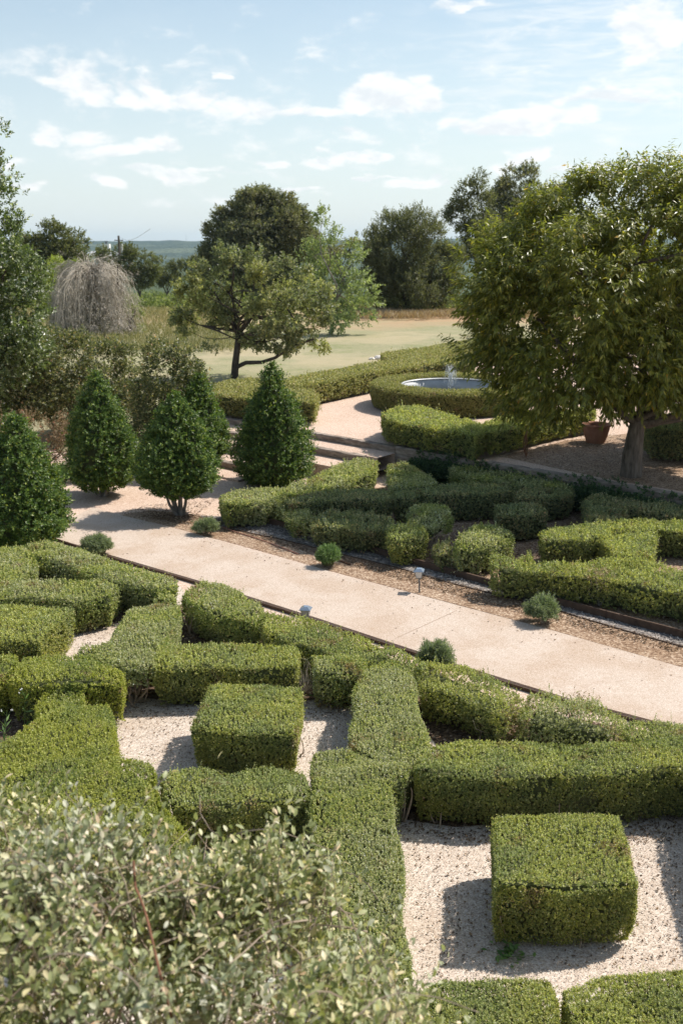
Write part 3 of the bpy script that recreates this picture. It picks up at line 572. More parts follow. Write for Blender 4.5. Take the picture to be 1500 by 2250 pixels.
hedge('yellow-tipped hedge block left of the tangled bare stems', [(852, 1160), (905, 1150), (932, 1158), (936, 1174), (880, 1184), (856, 1178)], 'box_lime', h=.5, rag=.5, group=GF, shoots=14)
hedge('raised hedge tuft carried on tangled bare stems', [(896, 1122), (932, 1106), (986, 1114), (988, 1136), (950, 1158), (908, 1150)], 'box_grey', h=.55, rag=.5, group=GF, bottom=.28, bald=.2, stems=[(935, 1222, .42, .3), (925, 1215, .4, .3)])
hedge('small dark green seedling hedge right of the tangled stems', [(956, 1198), (978, 1190), (992, 1202), (990, 1216), (962, 1218)], 'box_dark', h=.34, rag=.8, group=GF, shoots=12)
hedge('tiny upright seedling box in the litter above the long ragged hedge', [(1140, 1226), (1160, 1222), (1166, 1232), (1146, 1236)], 'box_grey', h=.26, rag=1., dens=.8, group=GF, shoots=10)

# terrace -----------------------------------------------------------------
ZT = .62
hedge('near V-shaped hedge left arm in front of the round pool hedge', [(841, 906), (870, 894), (925, 893), (965, 902), (1010, 918), (1052, 930), (1068, 944), (1040, 956), (985, 946), (930, 938), (880, 928), (846, 920)], 'box_lime', z0=ZT, h=.58, rag=.2, group=GT)
hedge('near V-shaped hedge right arm running back under the fruit tree', [(1056, 932), (1100, 914), (1150, 904), (1220, 900), (1300, 894), (1304, 904), (1240, 914), (1180, 926), (1130, 940), (1074, 950)], 'box_lime', z0=ZT, h=.55, rag=.2, group=GT)
hedge('low hedge wing left of the gravel court, beside the dark cone shrub', [(470, 848), (500, 834), (560, 832), (625, 846), (688, 856), (698, 870), (690, 884), (640, 880), (560, 876), (478, 868)], 'box_far', z0=ZT, h=.58, group=GT)
hedge('long straight hedge behind the gravel court leading past the pool', [(622, 836), (700, 818), (800, 800), (900, 785), (975, 782), (1040, 790), (1040, 800), (960, 800), (860, 812), (760, 830), (700, 842), (640, 852)], 'box_far', z0=ZT, h=.62, group=GT)
hedge('farthest low hedge at the lawn edge beyond the pool', [(838, 776), (930, 764), (1000, 752), (1060, 744), (1160, 744), (1160, 754), (1076, 760), (1000, 774), (930, 784), (845, 786)], 'box_far', z0=ZT, h=.5, group=GT)
hedge('dark shaded hedge mound at the right edge behind the fruit tree trunk', [(1420, 925), (1460, 912), (1560, 908), (1660, 915), (1660, 945), (1500, 945), (1430, 940)], 'box_dark', z0=ZT, h=.7, rag=.2, group=GT)
# round hedge
CT = G(989, 846, ZT + .58)[:2]
def ring_hedge():
    seg = 56; Ro, Ri = 2.22, 1.44; z0, h = ZT, .64; leaf = .045; n = 8200
    a = rng.uniform(0, 6.28, n); r = np.sqrt(rng.uniform(Ri ** 2, Ro ** 2, n)); d = np.minimum(Ro - r, r - Ri); k = np.clip(1 - d / .1, 0, 1)
    sgn = np.where(Ro - r < r - Ri, 1, -1); P = np.column_stack([CT[0] + r * np.cos(a), CT[1] + r * np.sin(a), z0 + h - (1 - np.sqrt(1 - k * k)) * .1])
    P[:, 2] += sn(P[:, :2], 4, 3) * .02
    N = nrm(np.column_stack([np.cos(a) * sgn * k, np.sin(a) * sgn * k, 1 - .5 * k]) + rng.normal(0, .25, (n, 3)))
    n2 = 11000; a = rng.uniform(0, 6.28, n2); inner = rng.uniform(size=n2) < .22; rr_ = np.where(inner, Ri + .03, Ro - .02); zz = rng.uniform(.03, h - .03, n2)
    und = np.clip(1 - zz / .3, 0, 1) * .08; rr_ = rr_ - np.where(inner, -und, und); s = np.where(inner, -1, 1)
    P2_ = np.column_stack([CT[0] + rr_ * np.cos(a), CT[1] + rr_ * np.sin(a), z0 + zz]); N2 = nrm(np.column_stack([np.cos(a) * s, np.sin(a) * s, np.full(n2, .1)]) + rng.normal(0, .28, (n2, 3)))
    B = np.concatenate([P, P2_]); N = np.concatenate([N, N2]); B = B - N * leaf
    core = lathe([(Ri + .08, .05), (Ri + .07, h - .08), (Ro - .07, h - .08), (Ro - .07, h - .2), (Ro - .13, .05), (Ri + .08, .05)], (CT[0], CT[1], z0), seg)
    o = mesh_np('round_hedge', [(*sprigs(B, N, leaf * rng.uniform(1.3, 2.4, len(B)), 7, leaf, leaf * .62, .95), 0), (*core, 1)], [M['box_far'], M['core']])
    tag(o, 'circular clipped hedge ring around the metal fountain pool', 'hedge', GT); rebase(o, (CT[0], CT[1], z0))
ring_hedge()

# ------------------------------------------------------------------ pool and fountain
tank = empty('fountain_pool', (CT[0], CT[1], ZT)); tag(tank, 'round galvanised metal pool sunk within the circular hedge', 'pool')
R0 = 1.37
wall = lathe([(R0, 0), (R0, .2), (R0 + .012, .22), (R0, .24), (R0, .57), (R0 - .012, .57), (R0 - .012, .3), (R0 - .012, .05), (.01, .04)], (CT[0], CT[1], ZT), 72)
tw_ = child(mesh_np('tank_wall', [(*wall, 0)], [M['galv']], smooth=(0,)), tank)
rim = lathe([(R0 - .028, .585), (R0 - .01, .605), (R0 + .025, .605), (R0 + .035, .585), (R0 + .02, .562), (R0 - .016, .562), (R0 - .028, .585)], (CT[0], CT[1], ZT), 72)
child(mesh_np('rim', [(*rim, 0)], [M['galv']], smooth=(0,)), tw_)
wat = lathe([(R0 - .014, .20), (.01, .20)], (CT[0], CT[1], ZT), 72)
child(mesh_np('water_surface', [(*wat, 0)], [M['water']]), tank)
fo = empty('fountain_jet', (CT[0], CT[1], ZT + .30)); tag(fo, 'thin spreading water jets rising from the nozzle in the metal pool', 'fountain')
child(mesh_np('nozzle', [(*lathe([(.07, -.05), (.07, .03), (.035, .05), (.03, .09), (.001, .09)], (CT[0], CT[1], ZT + .30), 14), 0)], [M['black_metal']]), fo)
js = []
for i in range(16):
    a = i / 16 * 6.283 + .1; vz = 3.5 + rng.uniform(-.5, .4); vr = .30 if i % 2 else .12; tt = np.linspace(0, .60, 16)
    pth = np.stack([CT[0] + np.cos(a) * vr * tt, CT[1] + np.sin(a) * vr * tt, ZT + .39 + vz * tt - 4.9 * tt ** 2], 1); js.append(tube(pth, np.linspace(.006, .010, 16), 5))
nd_ = 900; a = rng.uniform(0, 6.28, nd_); tt = rng.uniform(.1, .7, nd_); vz = rng.uniform(3.0, 4.0, nd_); vr = rng.uniform(.05, .5, nd_)
P = np.stack([CT[0] + np.cos(a) * vr * tt, CT[1] + np.sin(a) * vr * tt, np.maximum(ZT + .32, ZT + .39 + vz * tt - 4.9 * tt ** 2)], 1)
js.append(leaves(P, rdir(nd_), rdir(nd_), .020, .014))
child(mesh_np('water_jets', [(*joinq(js), 0)], [M['spray']]), fo)

# ------------------------------------------------------------------ ground
def ground_z(u, v):
    z = np.where(v > 0.0, .6, 0.)
    x = O[0] + U[0] * u + V[0] * v; y = O[1] + U[1] * u + V[1] * v
    left = np.clip((-u - .8) / 2.0, 0, 1); bank = np.clip((v + 4.) / 6., 0, 1) * .6; z = z * (1 - left) + bank * left
    d = np.maximum(y - 62, 0); z = z + (-26) * np.clip(d / 420, 0, 1) ** 1.25 + np.where(y > 60, sn(np.stack([x, y], -1), .035, 4) * np.clip((y - 60) / 60, 0, 1) * .7, 0)
    return z
us = np.concatenate([-np.geomspace(5200, 22, 26), np.linspace(-20, 30, 101), np.geomspace(32, 5200, 26)])
vs_ = np.concatenate([-np.geomspace(5200, 60, 10), np.linspace(-50, -4.5, 30), np.linspace(-4, -.3, 20), [-.03, .03], np.linspace(.3, 40, 60), np.geomspace(42, 5200, 70)])
uu, vv_ = np.meshgrid(us, vs_); zz = ground_z(uu, vv_)
gx = O[0] + U[0] * uu + V[0] * vv_; gy = O[1] + U[1] * uu + V[1] * vv_
nu, nv_ = len(us), len(vs_); idx = np.arange(nu * nv_).reshape(nv_, nu)
gf = np.stack([idx[:-1, :-1], idx[:-1, 1:], idx[1:, 1:], idx[1:, :-1]], -1).reshape(-1, 4)
gr = mesh_np('ground', [(np.stack([gx, gy, zz], -1).reshape(-1, 3), gf, 0)], [M['field']], smooth=(0,)); gr['kind'] = 'structure'
n_ = np.cross(np.array([U[0], U[1], 0]), np.array([V[0], V[1], 0]))[2]
if n_ < 0: gr.data.flip_normals()
def gz(x, y):
    u, v = uv((x, y)); return float(ground_z(np.array(u), np.array(v)))

# near garden sheets, each a few millimetres above the last
def gpx(lst, z=0.): return [G(x, y, z)[:2] for x, y in lst]
sheet('garden_floor', [(-9, 1.0), (9, 1.0), (14, 10), (6.0, 18.0), W(10, -.12)[:2], W(.0, -.12)[:2], W(-2, -1.5)[:2], W(-9, -3)[:2], (-13, 14)], .004, M['granite'])
nE = [(90, 1176), (240, 1222), (445, 1282), (700, 1363), (1000, 1463), (1250, 1540), (1500, 1606), (2300, 1810)]
fE = [(205, 1118), (262, 1134), (375, 1162), (560, 1213), (750, 1267), (960, 1322), (1200, 1386), (1500, 1472), (2300, 1700)]
path_pts = gpx(nE) + gpx(fE[::-1])
sheet('gravel_bed', [(-9, 1.2), (8, 1.2)] + gpx([(2500, 1990), (1500, 1700), (1250, 1640), (1000, 1560), (700, 1420), (430, 1338), (395, 1288), (230, 1240), (60, 1200), (-300, 1150)]), .008, M['gravel_light'])
sheet('soil_strip', gpx([(395, 1330), (560, 1372), (720, 1400), (900, 1470), (1150, 1560), (1420, 1610), (1380, 1640), (960, 1640), (890, 1560), (790, 1480), (660, 1450), (390, 1445), (385, 1390)]), .012, M['soil'])
sheet('soil_strip', gpx([(255, 1542), (300, 1535), (440, 1545), (560, 1548), (760, 1536), (775, 1515), (700, 1500), (300, 1490), (250, 1500)]), .012, M['soil'])
sheet('soil_strip', gpx([(-60, 1480), (80, 1480), (150, 1560), (40, 1660), (-100, 1660)]), .012, M['soil'])
sheet('soil_strip', gpx([(870, 1800), (1000, 1820), (1240, 1800), (1500, 1790), (1700, 1790), (1700, 1730), (900, 1730), (865, 1760)]), .012, M['soil'])
sheet('soil_strip', gpx([(130, 1270), (230, 1300), (300, 1345), (262, 1370), (200, 1380), (120, 1340)]), .012, M['soil'])
# far side: mulch by the path, grey gravel strip, litter bed
sheet('mulch_strip', gpx([(262, 1132), (375, 1158), (560, 1208), (750, 1262), (960, 1318), (1200, 1382), (1500, 1468), (2300, 1694), (2300, 1600), (1500, 1425), (1200, 1330), (1000, 1280), (800, 1228), (640, 1190), (490, 1152), (430, 1132), (330, 1122)]), .008, M['mulch'])
e_in = [(480, 1158), (640, 1192), (760, 1222), (860, 1246), (1000, 1286), (1200, 1336), (1350, 1382), (1500, 1424), (2300, 1640)]
e_out = [(494, 1136), (560, 1146), (640, 1164), (760, 1198), (900, 1240), (1000, 1268), (1150, 1310), (1300, 1352), (1500, 1404), (2300, 1610)]
sheet('grey_gravel_strip', gpx(e_in) + gpx(e_out[::-1]) + gpx([(440, 1134)]), .012, M['gravel_grey'])
sheet('litter_bed', gpx([(500, 1134), (640, 1160), (760, 1194), (900, 1236), (1150, 1306), (1500, 1400), (2300, 1600), (2300, 1160), (1500, 1100), (1000, 1060), (850, 1070), (620, 1090), (500, 1110)]), .008, M['mulch'])
po = sheet('path', path_pts, .03, M['path'])
# the slab's edge has a thickness
def slab_edge(pts, z0, z1):
    p = np.array(pts); n = len(p); v = np.concatenate([np.column_stack([p, np.full(n, z0)]), np.column_stack([p, np.full(n, z1)])]); f = np.array([[j, (j + 1) % n, n + (j + 1) % n, n + j] for j in range(n)]); return v, f
se = mesh_np('path', [(*slab_edge(path_pts, -.02, .0295), 0)], [M['path']]); se['kind'] = 'structure'
# contraction joints across the path: shallow dark lines
def strip(pts, wd, z, material, name, kind=None, thick=0.):
    p = np.array(pts); d = nrm(np.gradient(p, axis=0)); nn = np.stack([-d[:, 1], d[:, 0]], 1) * wd / 2; n = len(p)
    a = np.column_stack([p + nn, np.full(n, z)]); b = np.column_stack([p - nn, np.full(n, z)]); v = np.concatenate([a, b]); f = [[j, j + 1, n + j + 1, n + j] for j in range(n - 1)]
    if thick:
        v = np.concatenate([v, v - np.array([0, 0, thick])]); m2 = 2 * n
        f += [[j, m2 + j, m2 + j + 1, j + 1] for j in range(n - 1)] + [[n + j, n + j + 1, m2 + n + j + 1, m2 + n + j] for j in range(n - 1)]
        f += [[0, n, m2 + n, m2], [n - 1, m2 + n - 1, m2 + 2 * n - 1, 2 * n - 1]]
    o = mesh_np(name, [(v, np.array(f), 0)], [material])
    if kind: o['kind'] = kind
    return o
M['joint'] = simple('joint', (.30, .21, .15), (.40, .29, .21), 10)
for (a, b) in (((868, 1408), (1003, 1346)),):
    q = np.linspace(G(*a)[:2], G(*b)[:2], 6); strip(q, .007, .0335, M['joint'], 'path_joint', 'structure')
# edging boards
def edging(pxs, name, label, z=.07, wd=.018, off=0, group='rusty edging strips of the beds', th=.1):
    q = resample(np.array(gpx(pxs)), .35, False); q = q + np.random.default_rng(3).normal(0, .004, q.shape)
    o = strip(q, wd, z, M['edging'], name, None, th); tag(o, label, 'edging', group); return o
edging([(122, 1188), (240, 1228), (445, 1289), (700, 1371), (1000, 1472), (1250, 1549), (1500, 1617), (2300, 1822)], 'bed_edging', 'dark rusty edging strip along the near side of the path', z=.05)
edging(e_out, 'bed_edging', 'tall dark brown edging board in front of the far ragged hedges', z=.12, wd=.03, th=.14)
edging(e_in, 'bed_edging', 'low rusty edging between grey gravel and brown mulch across the path', z=.025, wd=.012)
edging([(384, 1338), (400, 1352), (432, 1362), (560, 1402), (640, 1422)], 'bed_edging', 'short inner edging strip crossing the gap right of the steep hedge band', z=.05)

# ------------------------------------------------------------------ terrace gravel, steps and timber wall
sheet('terrace_gravel', [W(-.3, .05)[:2], W(11.2, .05)[:2], W(30, .05)[:2]] + gpx([(2600, 860), (1600, 768), (1180, 742), (1060, 760), (980, 790), (860, 806), (700, 832), (560, 850), (470, 872)], .604), .606, M['granite'])
sheet('terrace_soil', gpx([(1105, 1004), (1200, 1024), (1350, 1056), (1500, 1080), (1900, 1140), (1900, 960), (1500, 955), (1400, 950), (1330, 958), (1240, 968), (1180, 985), (1120, 996)], .61), .611, M['mulch'])
steps = empty('garden_steps', W(2, -1.5)); tag(steps, 'wide shallow steps of weathered timbers with gravel treads', 'steps')
def beam(u0, u1, v, ztop, hh, wd, seed):
    r = np.random.default_rng(seed); n = 24; uu_ = np.linspace(u0, u1, n); pts = []
    ring = [(-.5, -.5), (-.5, .38), (-.40, .5), (.40, .5), (.5, .38), (.5, -.5)]
    vs = []
    for i, x in enumerate(uu_):
        for (a, b) in ring:
            q = W(x, v + a * wd + r.normal(0, .006), ztop - hh / 2 + b * hh + (r.normal(0, .007) if b > 0 else 0)); vs.append(q)
    k = len(ring); f = [[i * k + j, (i + 1) * k + j, (i + 1) * k + (j + 1) % k, i * k + (j + 1) % k] for i in range(n - 1) for j in range(k)]
    cap = [[0, 1, 2, 3], [0, 3, 4, 5]]; cap2 = [[(n - 1) * k + c for c in q[::-1]] for q in cap]
    return np.array(vs), np.array(f + cap + cap2)
levels = [(.62, 0, [(-.4, 3.35), (3.37, 6.3)]), (.49, -.78, [(-.4, 2.9), (2.92, 6.0)]), (.34, -1.62, [(-.4, 2.6), (2.62, 4.9)]), (.20, -2.35, [(-.3, 2.5), (2.53, 4.3)]), (.07, -3.1, [(-.3, 2.2)])]
for i, (zt, v, spans) in enumerate(levels):
    for j, (a, b) in enumerate(spans):
        child(mesh_np('timber', [(*beam(a, b, v - .08, zt, .17 if zt > .15 else .10, .17, 10 * i + j), 0)], [M['timber']]), steps)
    if i < 4:
        vn = levels[i + 1][1]; zn = levels[i + 1][0]; u1 = spans[-1][1]
        q = [W(-.4, v - .165, zn - .01), W(u1, v - .165, zn - .01), W(u1, vn + .005, zn - .025), W(-.4, vn + .005, zn - .025)]
        q2 = [p_ - np.array([0, 0, .3]) for p_ in q]
        child(mesh_np('gravel_tread', [(np.array(q + q2), np.array([[0, 3, 2, 1], [4, 5, 6, 7], [0, 1, 5, 4], [2, 3, 7, 6]]), 0)], [M['granite']]), steps)
rw = empty('timber_retaining_wall', W(10, -.1)); tag(rw, 'low weathered timber retaining wall below the fruit tree terrace', 'retaining wall')
for k, (zt, hh) in enumerate(((.64, .17), (.467, .17), (.294, .17), (.12, .14))):
    for (a, b) in ((6.34, 8.9), (8.92, 11.8), (11.82, 15.), (15.02, 22)):
        child(mesh_np('timber', [(*beam(a, b, -.1, zt, hh, .2, int(a * 7) + k), 0)], [M['timber']]), rw)
# creeper draped along the wall
q = resample(np.array([W(7.0, -.25)[:2], W(22, -.25)[:2]]), .05, False); n = 11000; i = rng.integers(0, len(q), n)
hgt = .46 + .16 * sn(q[i], 1.6, 7); zz2 = rng.uniform(0, 1, n) ** .7 * hgt; bulge = .26 * np.sin(np.clip(zz2 / np.maximum(hgt, .1), 0, 1) * 2.6) + .04
P = np.column_stack([q[i] - V * bulge[:, None] + rng.normal(0, .03, (n, 2)), zz2]); over = rng.uniform(size=n) < .10; P[over] += np.array([V[0] * .22, V[1] * .22, .18])
o = mesh_np('creeper', [(*sprigs(P, nrm(np.array([-V[0] * .7, -V[1] * .7, .6]) + rng.normal(0, .3, (n, 3))), .09, 8, .055, .034, 1.), 0)], [M['creeper']])
tag(o, 'dark green creeper clothing the foot of the timber wall', 'creeper'); rebase(o, W(12, -.3))

# ------------------------------------------------------------------ cone shrubs
def cone_shrub(label, px, py_top, py_base, half_px, z0=None, trunk=True, mat_='holly', lean=0, n=2400, prof=None, bottom=.12):
    gx0 = G(px, py_base, 0 if z0 is None else z0); Y = gx0[1]; H = at(px, py_top, Y)[2] - gx0[2]; R = half_px * zc(Y, (py_top + py_base) / 2) / F
    sd = int(px); pr = prof or [(0, .0), (.03, .05), (.10, .17), (.25, .43), (.45, .73), (.62, .93), (.75, 1.0), (.88, .88), (1, .5)]   # (fraction from top, radius fraction)
    def rad(fz): return np.interp(1 - fz, [a for a, _ in pr], [b for _, b in pr]) * R
    e = empty('cone_shrub', gx0); tag(e, label, 'shrub', 'dark green cone-shaped shrubs at the path end')
    zlo = bottom * H
    m = n; fz = rng.uniform(0, 1, m * 3); keep = rng.uniform(size=m * 3) < rad(fz) / R + .08; fz = fz[keep][:m]; m = len(fz)
    a = rng.uniform(0, 6.28, m); r = rad(fz); d3 = np.column_stack([np.cos(a), np.sin(a), fz * 2]); bump = sn(d3 * 2.0, 2.4, sd) * .15 + sn(d3 * 2, 6, sd + 1) * .08
    depth = rng.uniform(0, 1, m) ** 2 * .30
    r = r * (1 + bump - depth); P = np.column_stack([gx0[0] + r * np.cos(a), gx0[1] + r * np.sin(a), gx0[2] + zlo + fz * (H - zlo)])
    N = nrm(np.column_stack([np.cos(a), np.sin(a), np.full(m, .45)]) + rng.normal(0, .35, (m, 3)))
    cell = sn(P, 9, sd + 7); P = P + N * (cell * .045)[:, None]; kp = (cell > -.5) | (rng.uniform(size=m) < .4); P, N = P[kp], N[kp]; m = len(P)
    crown = sprigs(P - N * .06, N, rng.uniform(.10, .22, m) * np.where(rng.uniform(size=m) < .08, 1.6, 1), 11, .062, .038, .95, .1)
    ts = []
    for i in range(6 if trunk else 3):
        aa = i / 6 * 6.28; b0 = gx0 + np.array([math.cos(aa) * .06, math.sin(aa) * .06, -.03]); e0 = gx0 + np.array([math.cos(aa) * R * .5, math.sin(aa) * R * .5, zlo + H * .35]); ts.append(tube(curve(b0, e0, .06), np.linspace(.035, .012, 6), 6))
    ts.append(tube(curve(gx0, gx0 + np.array([0, 0, H * .8]), .02), np.linspace(.05, .01, 6), 6))
    core = lathe([(max(.01, rad(f_) * .66), zlo + f_ * (H - zlo)) for f_ in np.linspace(.03, .9, 10)], gx0, 16)
    child(mesh_np('trunk', [(*joinq(ts), 0)], [M['bark_pale']]), e); child(mesh_np('crown', [(*crown, 0), (*core, 1)], [M[mat_], M['core']]), e)
    return e
cone_shrub('large cone shrub cut off by the left edge of the photo', 55, 912, 1205, 98, n=3400, prof=[(0, .0), (.03, .05), (.10, .18), (.25, .40), (.45, .70), (.62, .85), (.8, 1.), (.92, .9), (1, .7)], bottom=.06)
cone_shrub('dark cone shrub second from the left, broad at the base, shading pink gravel', 228, 818, 1090, 78, n=3000, bottom=.07)
cone_shrub('dark cone shrub in the middle with a bare forked trunk beside the path', 396, 862, 1132, 86, n=3000, bottom=.17)
cone_shrub('partly hidden cone shrub between the forked-trunk cone and the timber steps', 445, 822, 1045, 58, n=2200)
cone_shrub('rightmost cone shrub standing in front of the timber steps', 602, 797, 1066, 84, n=3200, bottom=.03, prof=[(0, .0), (.03, .05), (.10, .17), (.25, .40), (.45, .68), (.62, .88), (.8, 1.), (.92, .92), (1, .6)])

# ------------------------------------------------------------------ small bushes by the path
def round_bush(label, px, py_top, py_base, half_px, m_, spiky=.5, group='small bushes beside the path', name='small_bush', z0=0., nn=420, leaf=.05, lw=.010, stem=.0):
    g0 = G(px, py_base, z0); Y = g0[1]; R = half_px * zc(Y, py_base) / F; H = at(px, py_top, Y + 0)[2] - z0
    d = rdir(nn); d[:, 2] = np.abs(d[:, 2]) * 1.0 - .25; d = nrm(d); c = g0 + np.array([0, 0, stem + (H - stem) * .42]); sd = int(px)
    P = c + d * np.array([R, R, (H - stem) * .56]) * (.78 + .22 * sn(d, 3.5, sd)[:, None] * spiky + rng.uniform(-.2, .05, nn)[:, None]); P[:, 2] = np.maximum(P[:, 2], z0 + .02)
    core = lathe([(.01, .02), (R * .5, .05), (R * .62, H * .4), (R * .45, H * .65), (.01, H * .75)], g0, 12)
    st = [tube(curve(g0, c + rdir(1)[0] * R * .5, .1), np.linspace(.012, .004, 6), 5) for _ in range(6)]
    o = mesh_np(name, [(*sprigs(P - d * .04, nrm(d + np.array([0, 0, .35])), rng.uniform(.05, .10, nn) * (1 + spiky * .4), 16, leaf, lw, .9), 0), (*joinq(st), 1)] + ([(*core, 2)] if spiky < .6 else []), [M[m_], M['twig'], M['core']])
    tag(o, label, 'bush', group); rebase(o, g0); return o
round_bush('grey-green rounded bush between near path edge and long diagonal hedge', 214, 1172, 1222, 37, 'rosemary', .25, nn=700)
round_bush('loose grey-green bush at the far side of the path below the forked-trunk cone', 453, 1138, 1176, 27, 'rosemary', .9)
round_bush('round green bush on the far side of the path between mulch and grey gravel', 720, 1196, 1246, 27, 'lavender', .4, nn=500)
round_bush('upright grey bush on the near path edge right of centre', 955, 1408, 1478, 40, 'rosemary', 1.0, nn=620)
round_bush('open grey-green bush on the far path edge toward the right', 1190, 1310, 1370, 38, 'rosemary', .9, nn=600)

# ------------------------------------------------------------------ path lamps
def lamp(label, px, py_base, tilt=0.):
    g0 = G(px, py_base, 0); e = empty('path_lamp', g0); tag(e, label, 'garden lamp', 'solar lamps beside the path')
    h = .40; s = .062
    def put(b, m_, nm, par=e, sm=()): return child(mesh_np(nm, [(*b, 0)], [M[m_]], smooth=sm), par)
    put(tube([g0, g0 + (0, 0, .12), g0 + (0, 0, .235)], [.013, .012, .012], 8), 'black_metal', 'post')
    def frustum(z0, z1, r0, r1, rot=.6):
        v = []
        for z, r in ((z0, r0), (z1, r1)):
            for k in range(4): a = rot + k * math.pi / 2; v.append(g0 + (math.cos(a) * r, math.sin(a) * r, z))
        return np.array(v), np.array([[0, 1, 5, 4], [1, 2, 6, 5], [2, 3, 7, 6], [3, 0, 4, 7], [4, 5, 6, 7], [3, 2, 1, 0]])
    put(frustum(.228, .245, .035, .055), 'black_metal', 'lamp_base')
    lg = put(frustum(.246, .345, .050, .078), 'lamp_glass', 'lamp_glass')
    for k in range(4):
        a = .6 + k * math.pi / 2; put(tube([g0 + (math.cos(a) * .052, math.sin(a) * .052, .244), g0 + (math.cos(a) * .080, math.sin(a) * .080, .346)], .0045, 5), 'black_metal', 'lamp_frame', lg)
    put(joinq([frustum(.346, .352, .105, .108), frustum(.3525, .388, .106, .045)]), 'solar_top', 'lamp_cap')
    e.rotation_euler = (0, tilt, 0); return e
lamp('small square lantern on a thin post on the far side of the path', 921, 1303, -.04)
lamp('lantern almost hidden by the near diagonal hedge, only its cap showing', 672, 1392)

# hose on the mulch
hp = [(486, 1160), (520, 1172), (560, 1184), (600, 1198), (640, 1214), (655, 1220)]
pts = np.array([[*G(x, y)[:2], .022] for x, y in hp]); o = mesh_np('garden_hose', [(*tube(resample(pts, .15, False), .009, 6), 0)], [M['hose']]); tag(o, 'thin reddish hose lying on the mulch beside the far path edge', 'hose')
hp = [(735, 1233), (750, 1236), (768, 1243)]
pts = np.array([[*G(x, y)[:2], .022] for x, y in hp]); o = mesh_np('fallen_branch', [(*tube(pts, .011, 6), 0)], [M['red_stem']]); tag(o, 'short reddish stick on the ground right of the round green bush', 'branch')

# ------------------------------------------------------------------ terracotta pots
def pot(label, c, R, H, squash=1.):
    e = empty('terracotta_pot', c); tag(e, label, 'plant pot', 'terracotta pots behind the fruit tree')
    b = lathe([(R * .60, 0, 1), (R * .66, H * .1, 1), (R * .80, H * .4, 1), (R * .90, H * .75, 1), (R * .91, H * .84, 0), (R * .90, H * .86, 0)], c, 96, .022, 24, 12)
    pb = child(mesh_np('pot_body', [(*b, 0)], [M['terracotta']], smooth=(0,)), e)
    r = lathe([(R * .90, H * .85), (R * 1.0, H * .88), (R * 1.02, H * .98), (R * .97, H), (R * .90, H * .985), (R * .86, H * .9), (R * .80, H * .6)], c, 64)
    child(mesh_np('rim', [(*r, 0)], [M['terracotta']], smooth=(0,)), pb)
    child(mesh_np('soil', [(*lathe([(R * .83, H * .72), (.01, H * .74)], c, 32), 0)], [M['pot_soil']]), e)
pot('large empty fluted terracotta bowl on the ground left of the fruit tree trunk', G(1307, 972, .61), .33, .44)
pot('small terracotta pot half hidden behind the fork of the fruit tree', np.array([*G(1420, 935, .61)[:2], .61]), .25, .36)

